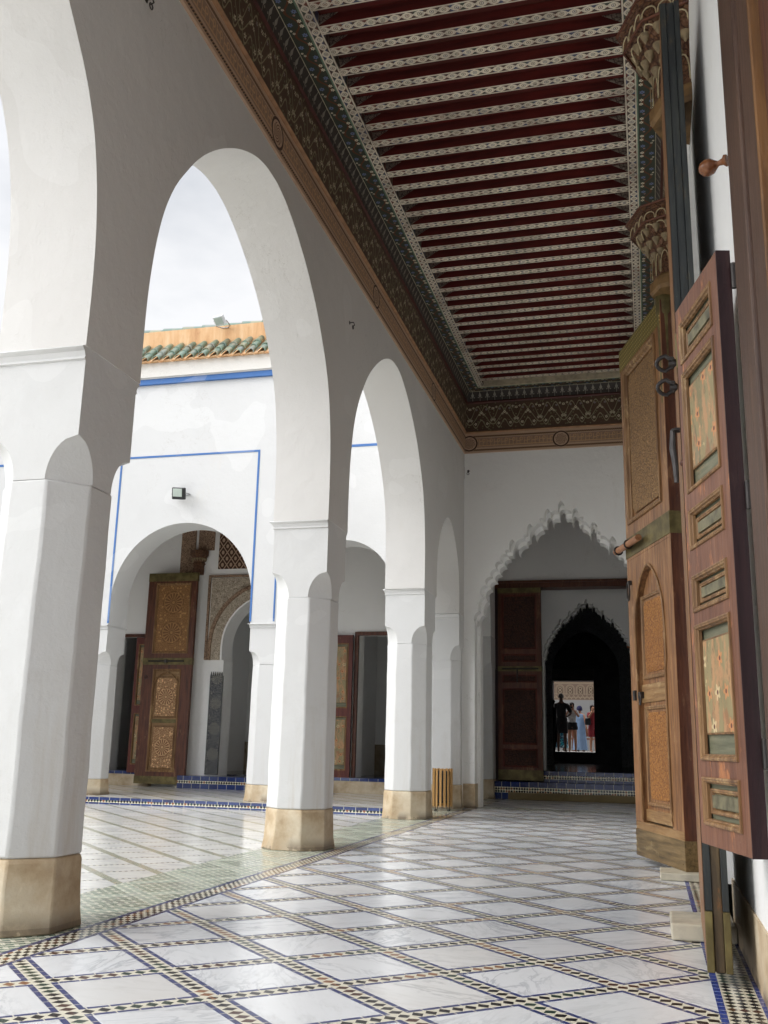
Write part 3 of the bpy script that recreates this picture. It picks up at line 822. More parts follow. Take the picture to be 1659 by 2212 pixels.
# ------------------------------------------------------------------ cornice and ceiling
XL, XR = -2.615, .36
def sweep_band(name, mats, side, parts):
    pass
def cornice(side, label):
    t = thing('painted_cornice', label, 'cornice', (0, 0, 0), 0, 'painted cornices under the ceiling')
    ax = 'x' if side == 'end' else 'y'
    def put(name, prof, mat):
        """prof: closed polygon in (d, z); mitred ends at 45 degrees"""
        b = MB(); n = len(prof)
        A, Bv = [], []
        for d, z in prof:
            if side == 'left': A.append((XL+d, -1.4, z)); Bv.append((XL+d, EW-d, z))
            elif side == 'right': A.append((XR-d, -1.4, z)); Bv.append((XR-d, EW-d, z))
            else: A.append((XL+d, EW-d, z)); Bv.append((XR-d, EW-d, z))
        b.loft([A, Bv]); return b.build(name, mat, t)
    put('inscription_band', [(0, 5.26), (.02, 5.262), (.02, 5.575), (0, 5.575)], stucco_band('carved inscription band '+side, ax, {'left': 6.204, 'right': 0, 'end': -1.13}[side], {'left': 2.89, 'right': 2.89, 'end': 1.40}[side]))
    put('ledge', [(0, 5.5755), (.035, 5.5755), (.05, 5.59), (.035, 5.604), (0, 5.604)], M['tanledge'])
    put('painted_frieze', [(0, 5.6045), (.025, 5.6045), (.045, 6.05), (0, 6.05)], frieze('painted frieze '+side, ax))
    put('red_moulding', [(0, 6.0505), (.05, 6.0505), (.066, 6.07), (.055, 6.09), (0, 6.09)], M['redmould'])
    put('lotus_cyma', [(0, 6.0905), (.055, 6.0905), (.065, 6.15), (.085, 6.2), (.105, 6.235), (0, 6.235)], cyma('lotus cyma '+side, ax))
    o = {'left': (XL+.105, 1.0), 'right': (XR-.105, -1.0), 'end': (EW-.105, -1.0)}[side]
    put('floral_border', [(0, 6.2355), (.25, 6.2355), (.25, 6.4), (0, 6.4)], floral('floral border '+side, ax, o))
    put('green_fillet', [(.2505, 6.228), (.262, 6.228), (.262, 6.4), (.2505, 6.4)], M['greenfil'])
    put('cream_fillet', [(.100, 6.230), (.106, 6.230), (.106, 6.2352), (.100, 6.2352)], M['creamfil'])
    if side != 'end':
        ctr = {'left': XL+.31, 'right': XR-.31}[side]
        put('lattice_border', [(.2625, 6.233), (.358, 6.233), (.358, 6.4), (.2625, 6.4)], lace('lattice border '+side, 'y', 'x', (ctr, 0), .094, .085))
    else:
        put('lattice_border', [(.2625, 6.233), (.30, 6.233), (.30, 6.4), (.2625, 6.4)], M['creamfil'])
    return t
M['tanledge'] = simple('tan ledge', c255(170, 130, 96), .6)
M['redmould'] = simple('red brown moulding', c255(84, 44, 38), .5)
M['greenfil'] = simple('green fillet', c255(110, 134, 110), .5)
M['creamfil'] = simple('cream fillet', c255(206, 194, 166), .5)
cornice('left', 'painted and carved cornice along the top of the arcade wall')
cornice('right', 'painted cornice along the top of the right wall behind the corbels')
cornice('end', 'painted and carved cornice across the top of the end wall')

ce = thing('painted_ceiling', 'dark red painted ceiling with cream lace patterned beams', 'ceiling', (0, 0, 0))
MB().box(XL+.2, XR-.2, -1.4, EW-.2, 6.33, 6.36).build('red_boards', M['board'], ce)
MB().box(-3.1, .7, -1.5, EW+.5, 6.92, 7.02).build('roof_slab', M['plaster_out'], ce)
beam_me = None
x0b, x1b = XL+.3582, XR-.3582
yb = 6.451-.2545*30
k = 0
bracket_me = None
for i in range(-26, 32):
    y1 = 6.451+.2545*i; 
    if y1 > EW-.31 or y1 < -1.0: continue
    b = MB().box(x0b, x1b, y1-.110, y1, 6.235, 6.33)
    if beam_me is None:
        me = bpy.data.meshes.new('beam'); bb = MB().box(x0b, x1b, -.094, 0, 6.235, 6.3295)
        o = bb.build('beam', M['beam_lace'], ce); beam_me = o.data
        o.location = (0, y1, 0)
        br = MB()
        for xx, sg in ((x0b, 1), (x1b, -1)):
            br.add([(xx, -.0945, 6.24), (xx+sg*.15, -.0945, 6.329), (xx, -.0945, 6.329), (xx, -.099, 6.24), (xx+sg*.15, -.099, 6.329), (xx, -.099, 6.329)], [(0, 1, 2), (3, 4, 5), (0, 1, 4, 3), (1, 2, 5, 4), (2, 0, 3, 5)])
        ob = br.build('corner_bracket', M['bracket_paint'], ce); ob.location = (0, y1, 0); bracket_me = ob.data
    else:
        o = bpy.data.objects.new('beam', beam_me); COL.objects.link(o); o.parent = ce; o.location = (0, y1+random.uniform(-.006, .006), random.uniform(-.0, .004)); o.rotation_euler = (0, random.uniform(-.0012, .0012), random.uniform(-.0022, .0022))
        ob = bpy.data.objects.new('corner_bracket', bracket_me); COL.objects.link(ob); ob.parent = ce; ob.location = (0, y1, 0)
    tagm = None
# beams use object coordinates relative to their own location; lace phase is set for that
M['beam_lace'].node_tree  # (pattern origin below)

# ------------------------------------------------------------------ courtyard wing across the court
WY = 12.45
fa = thing('courtyard_facade', 'white courtyard facade with blue fillets and a green tiled eave', 'building')
def arch_round(c, half, z0, rise): return arch_pts(c, half, z0, rise)
poly = [(-16, 2.42)]
wing_arches = [(-14.3, .74, 1.13), (-11.98, 1.08, 1.45), (-9.65, .74, 1.13+.0), (-6.315, 1.085, 1.455), (-3.94, .745, 1.13)]
wing_arches = [(-14.2, 1.085, 1.455), (-11.5, 1.085, 1.455), (-8.79+.1, .745, 1.13), (-6.315, 1.085, 1.455), (-3.94, .745, 1.13)]
for c_, h_, r_ in wing_arches: poly += round_arch(c_, h_, 2.42, r_, .30)
poly += [(-3.121, 2.42), (-3.121, 6.35), (-16, 6.35)]
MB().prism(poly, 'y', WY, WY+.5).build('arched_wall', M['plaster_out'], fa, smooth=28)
# eave fillets
MB().box(-16, -3.121, WY-.05, WY, 6.01, 6.09).build('blue_fillet', M['blueband'], fa)
MB().box(-16, -3.121, WY-.065, WY, 6.0905, 6.105).build('white_fillet', M['plaster_out'], fa)
MB().box(-16, -3.121, WY-.09, WY, 6.1055, 6.33).build('eave_band', plaster('grey eave plaster', base=(.66, .64, .60)), fa)
def blue_frame(x0, x1, zb, zt, w=.035):
    b = MB(); y0, y1 = WY-.006, WY-.0002
    b.box(x0, x0+w, y0, y1, zb, zt); b.box(x1-w, x1, y0, y1, zb, zt); b.box(x0+w, x1-w, y0, y1, zt-w, zt)
    b.build('blue_frame', M['blueband'], fa)
blue_frame(-7.42, -5.215, 2.45, 4.905, .029)
blue_frame(-4.90, -3.215, 2.45, 5.95, .024)
MB().box(-4.1, -3.4, WY-.0065, WY-.0002, 4.865, 4.90).build('blue_frame', M['blueband'], fa)
blue_frame(-12.62, -10.4, 2.45, 4.905, .045); blue_frame(-9.6, -7.75, 2.45, 4.905, .035)
# parapet
MB().box(-16, -3.121, WY+.30, WY+.55, 6.34, 7.02).build('parapet', M['parapet'], fa)
# roof tiles: barrel tiles in courses, one mesh
b = MB(); b2 = MB()
tp = .1875; nx = int((16-3.15)/tp)
for i in range(nx):
    cx = -16+tp*(i+.5)
    for c_ in range(3):
        ya = WY-.16+c_*.13; za = 6.345+c_*.12
        r0, r1 = .070, .054
        jx = random.uniform(-.006, .006); jz = random.uniform(-.004, .004)
        ra = [(cx+jx+r0*math.cos(PI*q/8), ya, za+jz+r0*math.sin(PI*q/8)) for q in range(9)]
        rb = [(cx+jx+r1*math.cos(PI*q/8), ya+.17, za+jz+.150+r1*math.sin(PI*q/8)) for q in range(9)]
        ra2 = [(cx+jx+(r0-.012)*math.cos(PI*q/8), ya, za+jz+(r0-.012)*math.sin(PI*q/8)) for q in range(9)]
        b.loft([ra2, ra, rb], cap=False, closed=False)
    # pan tile between covers
    cx2 = cx+tp/2
    pa = [(cx2+.05*math.cos(PI+PI*q/6), WY-.165, 6.345+.045*math.sin(PI+PI*q/6)) for q in range(7)]
    pb = [(cx2+.05*math.cos(PI+PI*q/6), WY+.32, 6.72+.02*math.sin(PI+PI*q/6)) for q in range(7)]
    b2.loft([pa, pb], cap=False, closed=False)
b.build('roof_tiles', M['glazed'], fa, smooth=50)
b2.build('pan_tiles', M['parapet'], fa, smooth=50)
MB().prism([(WY-.15, 6.331), (WY+.30, 6.331), (WY+.30, 6.71), (WY-.15, 6.335)], 'x', -16, -3.121).build('mortar_bed', M['parapet'], fa)
b = MB()
for i in range(40):
    x_ = -16+i*.33
    b.loft([[(x_, WY+.425+r_*math.cos(PI*q/8), 7.00+(r_-.01)*math.sin(PI*q/8)) for q in range(9)] for r_ in (.12,)]+[[(x_+.34, WY+.425+.105*math.cos(PI*q/8), 7.00+.09*math.sin(PI*q/8)) for q in range(9)]], cap=False, closed=False)
b.build('ridge_tiles', M['glazed'], fa, smooth=50)
# wing columns
G2 = 'white columns of the courtyard facade'
GZ = .087
wc = column(-4.955, WY+.25, .535, .5, GZ, .30, 1.87, 2.05, 2.36, 2.42, 'white octagonal facade column on the blue tiled step right of the rosette door', G2, mat=M['plaster_out'])
column(-7.665, WY+.25, .53, .5, GZ, .30, 1.87, 2.05, 2.36, 2.42, 'white octagonal column of the far facade left of the small dark doorway', G2, mat=M['plaster_out'])
for xx in (-9.95, -12.85, -15.55): column(xx, WY+.25, .5, .5, GZ, .30, 1.87, 2.05, 2.36, 2.42, 'white facade column farther left, hidden behind the nearest column', G2, mat=M['plaster_out'])
# wing ceiling + back wall
MB().box(-16, -3.121, WY+.5, 15.62, 5.0, 5.1).build('gallery_ceiling', M['wood_brown'], fa)
bwl = thing('wing_back_wall', 'white inner wall of the far gallery with doorways and carved stucco', 'wall')
BY = 15.6
OPS = [(-9.10, -8.40, .30, 2.63), (-6.98, -5.75, .30, 3.1), (-4.22, -3.55, .30, 2.63)]
# wall ngon pieces
b = MB()
b.box(-16, -9.10, BY, BY+.4, 0, 5); b.box(-9.10, -8.40, BY, BY+.4, 2.63, 5); b.box(-8.40, -7.10, BY, BY+.4, 0, 5)
b.box(-5.20, -4.62, BY, BY+.4, 0, 5); b.box(-4.62, -3.58, BY, BY+.4, 2.63, 5); b.box(-3.58, -3.121, BY, BY+.4, 0, 5)
b.build('wall_panel', M['plaster'], bwl)
apts = round_arch(-6.13, .90, 2.2, 1.10)
MB().prism([(-7.10, .0), (-7.0, .0), (-7.0, 2.19)]+apts+[(-5.22, 2.19), (-5.22, 0), (-5.20, 0), (-5.20, 5), (-7.10, 5)], 'y', BY, BY+.4).build('niche_wall', M['plaster'], bwl, smooth=28)
# stucco arch surround
outer = arch_pts(-6.13, 1.2, 2.2, 1.36)
def band_between(p_in, p_out, y0, y1):
    b = MB(); n = len(p_in); v = []
    for (a, c_), (d, e) in zip(p_in, p_out): v += [(a, y0, c_), (d, y0, e), (a, y1, c_), (d, y1, e)]
    f = []
    for i in range(n-1):
        o = 4*i; q = o+4
        f += [(o, o+1, q+1, q), (o+2, q+2, q+3, o+3), (o, q, q+2, o+2), (o+1, o+3, q+3, q+1)]
    f += [(0, 2, 3, 1), (4*n-4, 4*n-3, 4*n-1, 4*n-2)]
    return b.add(v, f)
def off_arch(c_, h_, r_): return round_arch(c_, h_, 2.2, r_)
band_between(off_arch(-6.13, .895, 1.095), off_arch(-6.13, .925, 1.125), BY-.05, BY).build('arch_edge', M['plaster'], bwl, smooth=30)
band_between(off_arch(-6.13, .925, 1.125), off_arch(-6.13, 1.11, 1.30), BY-.03, BY).build('carved_arch', M['stucco_arch'], bwl, smooth=30)
band_between(off_arch(-6.13, 1.11, 1.30), off_arch(-6.13, 1.17, 1.36), BY-.055, BY).build('bead_arch', M['stucco_brown'], bwl, smooth=30)
sp = off_arch(-6.13, 1.185, 1.37)
half = len(sp)//2
poly = [(x, z) for x, z in sp[:half+1] if z > 2.6 and x < -6.2]
MB().prism([(-7.30, poly[0][1])]+[(max(x, -7.29), z) for x, z in poly]+[(-6.2, 3.62), (-7.30, 3.62)], 'y', BY-.02, BY).build('spandrel', M['stucco_arch'], bwl)
b = MB(); b.box(-7.36, -7.32, BY-.035, BY, 2.2, 3.67); b.box(-7.32, -5.0, BY-.035, BY, 3.63, 3.67); b.build('spandrel_border', M['stucco_brown'], bwl)
MB().box(-7.22, -6.985, BY-.03, BY-.0005, .30, 1.93).build('tile_panel', M['tilepanel'], bwl)
b = MB()
for i in range(6): b.prism([(-7.22+i*.039, 1.9305), (-7.22+i*.039+.028, 1.9305), (-7.22+i*.039+.014, 2.0)], 'y', BY-.028, BY-.001)
b.build('tile_merlons', M['tilepanel'], bwl)
# upper carved stucco panels
MB().box(-7.93, -7.66, BY-.03, BY, 3.6, 5).build('carved_strip', M['stucco_brown'], bwl)
MB().box(-7.60, -7.30, BY-.03, BY, 4.12, 5).build('carved_leaf_panel', M['stucco_brown'], bwl)
MB().box(-7.20, -5.2, BY-.03, BY, 3.78, 5).build('lozenge_panel', M['lozenge'], bwl)
# sill blocks under the openings
def sill_block(x0, x1):
    MB().box(x0, x1, BY-.12, BY+.05, GZ-.01, .275).build('sill_base', M['dado'], bwl)
    MB().box(x0, x1, BY-.125, BY+.42, .2755, .325).build('sill_tiles', M['riser_wing'], bwl)
sill_block(-9.4, -8.2); sill_block(-4.99, -3.45)
st = thing('wing_step', 'blue tiled step below the carved stucco arch of the far gallery', 'step', (0, 0, 0))
MB().box(-7.55, -5.0, BY-.35, BY+.4, GZ-.05, .285).build('step_block', M['riser_wing'], st)
# door frames and the dark rooms
def door_frame(x0, x1, z0, z1, y, par, mat, w=.07, d=.1):
    b = MB(); b.box(x0, x0+w, y-d, y, z0, z1); b.box(x1-w, x1, y-d, y, z0, z1); b.box(x0+w, x1-w, y-d, y, z1-w, z1)
    return b.build('door_frame', mat, par, bevel=.004)
door_frame(-9.12, -8.38, .326, 2.65, BY+.02, bwl, M['wood_brown'], .05, .05)
door_frame(-4.66, -3.55, .326, 2.66, BY+.02, bwl, M['wood_brown'], .06, .06)
ir = thing('wing_rooms', 'dim grey rooms seen through the doorways of the far gallery', 'room')
b = MB()
b.box(-16, -3.2, 18.4, 18.5, 0, 5); b.box(-16, -4.7, BY+.4, 18.4, 5.0, 5.1)
b.box(-7.78, -7.7, BY+.4, 18.4, .3, 5); b.box(-5.12, -5.05, BY+.4, 18.4, .3, 5); b.box(-10.3, -10.2, BY+.4, 18.4, .3, 5); b.box(-3.3, -3.2, BY+.4, 18.4, 0, 5); b.box(-5.05, -3.3, BY+.4, 18.4, 4.9, 5)
b.build('room_walls', M['interior'], ir)
MB().box(-16, -3.2, 18.38, 18.3995, .3, .85).build('dado', M['interior_dado'], ir)
sheet('wing_room_floor', -16, -3.3, BY+.4, 18.4, .3, M['room_floor'], th=.3)
# west side of the courtyard
ww = thing('courtyard_west_wall', 'white wall closing the courtyard on its far left', 'wall')
MB().box(-16.4, -16, -6, 19, 0, 6.9).build('wall_panel', M['plaster_out'], ww)

# ------------------------------------------------------------------ end doorway, steps, rooms beyond
P2 = 17.6
es = thing('entrance_steps', 'two blue tiled steps with dotted mosaic below the end doorway', 'steps', (0, 17.25, 0))
MB().box(-2.61, .355, 0, 1.2, 0, .285).build('lower_step', M['riser_end'], es, bevel=.004)
MB().box(-1.80, .16, .34, 1.2, .285, .47).build('upper_step', M['riser_end2'], es, bevel=.004)
kp = MB()
for i in range(24):
    xa, xb = -2.37+i*.112, -2.37+(i+1)*.112
    f_ = lambda x: .006*math.sin(x*7)+.004*math.sin(x*17+1)
    kp.add([(xa, 17.232+f_(xa), .002), (xb, 17.232+f_(xb), .002), (xb, 17.242, .115+f_(xb)*.6), (xa, 17.242, .115+f_(xa)*.6)], [(0, 1, 2, 3)])
    kp.add([(xa, 17.10+f_(xa), .003), (xb, 17.10+f_(xb), .003), (xb, 17.232+f_(xb), .002), (xa, 17.232+f_(xa), .002)], [(0, 1, 2, 3)])
tag(kp.build('kraft_paper', M['kraft'], smooth=40), 'strip of brown kraft paper taped along the foot of the blue tiled steps', 'paper')
dw = thing('doorway_wall', 'grey white wall with a dark wooden lintel over the end doorway', 'wall')
b = MB(); b.box(-3.1, .6, P2-.05, P2+.25, 3.79, 5.0); b.box(-3.1, -2.62, P2, P2+.25, 0, 3.79); b.box(.30, .6, P2-.05, P2+.25, 0, 3.79)
b.build('wall_panel', M['plaster'], dw)
b = MB(); b.box(-2.62, .30, P2-.10, P2+.25, 3.655, 3.785); b.box(-2.62, .30, P2-.13, P2-.10, 3.745, 3.785)
b.build('lintel', M['wood_brown'], dw, bevel=.004)
b = MB(); b.box(-2.62, -2.56, P2-.1, P2+.25, .286, 3.654); b.box(.24, .30, P2-.1, P2+.25, .286, 3.654)
b.build('jamb', M['wood_dark'], dw)
iw = thing('inner_lobed_wall', 'white wall with a smaller polylobed arch seen through the end doorway', 'wall')
WI = 18.15
pts = lobed_pts(-1.04, .635, 0)
# shift so that the apex sits at 3.52
dz = 3.53-max(z for _, z in pts)
pts = [(x, z+dz) for x, z in pts]
def inner_poly(pts, x0, x1): return [(x0, .3), (pts[0][0], .3)]+pts+[(pts[-1][0], .3), (x1, .3), (x1, 5), (x0, 5)]
MB().prism(inner_poly(pts, -3.1, .6), 'y', WI, WI+.18).build('lobed_wall', M['plaster'], iw, smooth=30)
pts2 = [(-1.04+(x+1.04)*.96, z-.03) for x, z in pts]
MB().prism(inner_poly(pts2, -3.1, .6), 'y', WI+.181, WI+.4).build('inner_lobed_order', M['interior'], iw, smooth=30)
dr = thing('dark_hall', 'dark hall with carved arch between the end doorway and the second courtyard', 'room')
b = MB()
b.box(-3.4, -3.3, WI+.4, 28, 0, 5.4); b.box(.9, 1.0, WI+.4, 28, 0, 5.4); b.box(-3.4, 1.0, WI+.4, 28, 5.4, 5.5)
b.box(-3.3, -2.58, 28, 28.4, 0, 5.4); b.box(-1.46, .9, 28, 28.4, 0, 5.4); b.box(-2.58, -1.46, 28, 28.4, 2.70, 5.4); b.box(-2.58, -1.46, 28, 28.4, 0, .77)
b.box(-3.3, -2.6, WI+.405, WI+.5, 0, 5.4); b.box(.3, .9, WI+.405, WI+.5, 0, 5.4); b.box(-3.1, .6, P2+.26, WI, 5.0, 5.1)
b.box(-3.2, -3.1, P2+.25, WI, 0, 5.0); b.box(.6, .7, P2+.25, WI, 0, 5.0)
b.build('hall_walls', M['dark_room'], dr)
ap = arch_pts(-1.45, .80, 2.35, 1.27)
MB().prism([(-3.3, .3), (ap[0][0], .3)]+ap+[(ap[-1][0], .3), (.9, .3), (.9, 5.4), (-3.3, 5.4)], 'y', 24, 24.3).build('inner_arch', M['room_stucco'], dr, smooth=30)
MB().box(-2.60, -1.44, 27.93, 27.999, 2.76, 3.02).build('lintel', M['wood_room'], dr)
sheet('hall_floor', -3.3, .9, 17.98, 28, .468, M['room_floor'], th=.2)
# second courtyard
sheet('second_court_floor', -12, 9, 28.4, 60, .76, simple('pale paving', (.4, .38, .35), .5), th=.5)
def farwall():
    m = Mat('far painted wall', .8, .2)
    x, z = m.x, m.z
    white = (.19, .187, .183)  # white wall and its frieze lowered in colour to imitate a dim court
    zz = z-3.02
    f = x/.46; fx = (f.frac()-.5)*.46; a = fx.abs()
    archd = hyp(a, (zz-.50).mx(0.0))
    inn = (archd-.185).abs().lt(.012)*zz.gt(.24); inn2 = (archd-.135).abs().lt(.010)*zz.gt(.28)
    ring = (hyp(fx, zz-.52)-.06).abs().lt(.016).mx((hyp(fx, zz-.37)-.06).abs().lt(.016))
    band = ((zz-.12).abs().lt(.012)).mx((zz-.27).abs().lt(.012)).mx((zz-.74).abs().lt(.012)).mx((zz-.78).abs().lt(.012)).mx(zz.abs().lt(.015))
    zig = ((x/.2).tri()*.28-(zz-.05)*.9).abs().lt(.02)*zz.gt(0.0)*zz.lt(.27)
    lines = inn.mx(inn2).mx(ring).mx(band).mx(zig)
    bg = m.mix(archd.lt(.135)*zz.gt(.28), c255(98, 82, 70), c255(76, 62, 52))
    col = m.mix(lines, bg, c255(126, 112, 94))
    m.color(m.mix(zz.gt(0.0), white, col)); return m.m
fw = thing('second_court_wall', 'white wall with a carved frieze of small arches across the second courtyard', 'wall', (0, 0, 0))
MB().box(-12, 9, 46, 46.4, .76, 6.5).build('frieze_wall', farwall(), fw)
b = MB(); b.box(-12, -11.6, 28.4, 46, .76, 6.5); b.box(8.6, 9, 28.4, 46, .76, 6.5); b.box(-12, -3.4, 28.4, 28.8, .76, 6.5); b.box(1, 9, 28.4, 28.8, .76, 6.5)
b.build('side_walls', M['plaster_out'], fw)
MB().box(-12, 9, 28.61, 34.5, 6.5, 6.6).build('added_shade_roof', M['wood_brown'], fw)  # unseen roof added to cut the light and keep the people in shade
rf = thing('palace_roof', 'flat roof over the rooms behind the end wall', 'roof')
b = MB(); b.box(-16, -3.13, 12.97, 14.86, 6.03, 6.2); b.box(-16, 1.2, 14.861, 28.6, 6.03, 6.2); b.box(1.2, 3.6, -1.5, 28.6, 6.0, 6.2)
b.build('roof_slab', M['plaster_out'], rf)
MB().box(-3.6, 1.2, 28.35, 28.6, 5.45, 6.02).build('parapet', M['plaster_out'], rf)
#OBJECTS#
# ------------------------------------------------------------------ door leaves
def plate(us, zs, holes, y0, y1):
    """flat plate in xz with rectangular holes (u0,u1,z0,z1)"""
    U = sorted(set(us+[v for h in holes for v in h[:2]])); Zs = sorted(set(zs+[v for h in holes for v in h[2:]]))
    b = MB()
    for i in range(len(U)-1):
        for j in range(len(Zs)-1):
            cu, cz = (U[i]+U[i+1])/2, (Zs[j]+Zs[j+1])/2
            if any(h[0] < cu < h[1] and h[2] < cz < h[3] for h in holes): continue
            b.box(U[i], U[i+1], y0, y1, Zs[j], Zs[j+1])
    # drop interior faces
    from collections import Counter
    key = lambda f: tuple(sorted(tuple(round(c, 5) for c in b.v[i]) for i in f))
    cnt = Counter(key(f) for f in b.f)
    b.f = [f for f in b.f if cnt[key(f)] == 1]
    return b
MOULD = [(-.012, 0), (-.010, .012), (0, .016), (.008, .010), (.016, .010), (.022, -.004), (.030, -.010), (.032, -.03)]
def moulding(b, h, yf, k=1.0):
    prof = [(i*k, yf+y*k) for i, y in MOULD]
    return b.frame(h[0], h[1], h[2], h[3], prof)
def cham(u0, u1, z0, z1, c): return [(u0+c, z0), (u1-c, z0), (u1-c*.4, z0+c*.6), (u1, z0+c), (u1, z1-c), (u1-c*.6, z1-c*.4), (u1-c, z1), (u0+c, z1), (u0+c*.6, z1-c*.4), (u0, z1-c), (u0, z0+c), (u0+c*.4, z0+c*.6)]
def big_leaf(name, label, loc, rz, W=1.085, H=4.24, T=.09, frame_mat='wood_orange', group='leaves of the big carved door', front=True):
    t = thing(name, label, 'door', loc, rz, group)
    fm = M[frame_mat]; yf = T/2
    up_h = (.16, W-.11, 2.66, 4.0)
    # frame of the leaf, two pieces: upper and lower
    plate([0, W], [2.345, H], [up_h], -yf, yf).build('upper_frame', fm, t, bevel=.004)
    wl, wr, wb = .20, W-.17, .26
    arch = [(x, z) for x, z in arch_pts((wl+wr)/2, (wr-wl)/2, 1.55, .68)]
    poly = [(0, 0), (W, 0), (W, 2.344), (0, 2.344)]
    left = [(0, wb), (wl+.02, wb), (wl+.02, 1.40), (wl, 1.44)]+arch+[(wr, 1.44), (wr-.02, 1.40), (wr-.02, wb), (W, wb), (W, 2.344), (0, 2.344)]
    MB().prism(left, 'y', -yf, yf).build('lower_frame', fm, t, smooth=30)
    MB().box(0, W, -yf, yf, 0, wb-.0005).build('bottom_rail', M['wood_rail'], t, bevel=.004)
    MB().box(-.005, W+.004, -yf-.004, yf+.004, .0, .20).build('foot_band', M['wood_foot'], t, bevel=.003)
    b = MB(); pth = [(wl+.02, yf+.004, wb+.02), (wl+.02, yf+.004, 1.40), (wl, yf+.004, 1.46)]+[(x, yf+.004, z) for x, z in arch]+[(wr, yf+.004, 1.46), (wr-.02, yf+.004, 1.40), (wr-.02, yf+.004, wb+.02)]
    b.tube(pth, .012, 6); b.build('arch_moulding', M['wood_mould'], t, smooth=40)
    # wicket
    yw = yf-.035
    wk = MB(); wk.prism([(wl+.03, wb+.01), (wr-.03, wb+.01), (wr-.03, 1.5)]+[(x, z) for x, z in reversed(arch_pts((wl+wr)/2, (wr-wl)/2-.03, 1.55, .65))]+[(wl+.03, 1.5)], 'y', -yf+.01, yw)
    wick = wk.build('wicket', fm, t, smooth=30)
    h1 = (wl+.10, wr-.10, 1.36, 2.0); h2 = (wl+.10, wr-.10, .40, 1.13)
    for h in (h1, h2):
        b = MB(); moulding(b, h, yw+.006, .9); b.build('moulding', M['wood_mould'], wick)
        MB().prism(cham(h[0]+.035, h[1]-.035, h[2]+.04, h[3]-.04, .035), 'y', yw-.01, yw+.006).build('carved_panel', M['carve_low'], wick)
    MB().box(wl+.032, wr-.032, yw-.01, yw+.014, 1.17, 1.31).build('rail', M['wood_rail'], wick, bevel=.004)
    MB().box(wl+.032, wr-.032, yw-.01, yw+.014, wb+.012, .36).build('rail', M['wood_rail'], wick, bevel=.004)
    # upper panel
    b = MB(); moulding(b, up_h, yf, 1.3); b.build('moulding', M['wood_mould'], t)
    MB().box(up_h[0], up_h[1], -yf+.01, yf-.03, up_h[2], up_h[3]).build('panel_bed', fm, t)
    MB().prism(cham(up_h[0]+.06, up_h[1]-.06, up_h[2]+.06, up_h[3]-.06, .06), 'y', yf-.03, yf-.014).build('carved_panel', M['carve_up'], t, bevel=.003)
    # brass straps
    MB().box(-.006, W+.006, -yf-.006, yf+.006, 2.37, 2.54).build('brass_strap', M['brass'], t, bevel=.003)
    MB().box(.02, W+.004, -yf-.005, yf+.005, H-.19, H+.004).build('top_band', M['brass_stud'], t, bevel=.003)
    MB().box(-.004, -.0005, -yf+.002, yf-.002, .201, H-.002).build('pivot_edge', M['wood_brown'], t)
    # pivot post with brass cap
    MB().lathe([(.048, 3.4), (.052, H-.12), (.06, H-.10), (.062, H+.14), (.058, H+.15)], (.045, 0, 0), (0, 0, 1), 16).build('pivot_post', M['brass'], t, smooth=40)
    MB().lathe([(.045, -.045), (.045, .02), (.055, .05)], (.045, 0, 0), (0, 0, 1), 14).build('pivot_shoe', M['wood_foot'], t, smooth=40)
    if front:
        b = MB(); b.tube([(.58, yf+.055, 2.455), (1.20, yf+.055, 2.455)], .027, 12); bo = b.build('bolt', M['wood_bolt'], t, smooth=40)
        for u in (.86, 1.14):
            b = MB(); b.tube([(u, yf+.052+.034*math.cos(a*PI/6), 2.455+.034*math.sin(a*PI/6)) for a in range(12)], .008, 6, closed=True)
            b.build('ring_staple', M['iron'], bo, smooth=40)
        b = MB(); b.tube([(.99+.008*math.sin(a*PI/8), yf+.02, 2.14+.0-.075+.075*math.cos(a*PI/8)) if False else (.985+.03*math.sin(a*PI/8), yf+.028, 2.08+.075*math.cos(a*PI/8)) for a in range(16)], .008, 6, closed=True)
        b.lathe([(.02, 0), (.02, .02), (.01, .035)], (.985, yf, 2.155), (0, 1, 0), 10)
        b.build('knocker_ring', M['iron'], t, smooth=40)
        b = MB(); b.box(wr-.09, wr+.03, yf-.02, yf+.012, 1.205, 1.255); b.box(wr-.0, wr+.05, yf+.0, yf+.03, 1.19, 1.27)
        b.tube([(wr-.11+.02*math.sin(a*PI/6), yf+.02, 1.19+.04*math.cos(a*PI/6)) for a in range(12)], .006, 6, closed=True)
        b.build('latch', M['iron'], t, bevel=.003)
    return t
M['wood_rail'] = wood('worn rail wood', [c255(104, 74, 44), c255(146, 112, 72), c255(168, 138, 96)], .5, axis='x', wear=.5, wearcol=c255(190, 164, 122))
M['wood_foot'] = wood('dirty worn foot band', [c255(72, 58, 38), c255(112, 92, 60), c255(140, 116, 80)], .55, axis='x', wear=.5, wearcol=c255(150, 132, 96))
M['wood_bolt'] = wood('turned wooden bolt', [c255(120, 76, 50), c255(158, 110, 76), c255(178, 132, 96)], .4, axis='x', wear=.3, wearcol=c255(196, 156, 116))

def dirz(dx, dy): return math.atan2(dy, dx)
big_leaf('carved_door_leaf', 'tall worn orange carved door leaf with arched wicket and wooden bolt', (.245, 7.38, .05), dirz(-.335, 1.03))
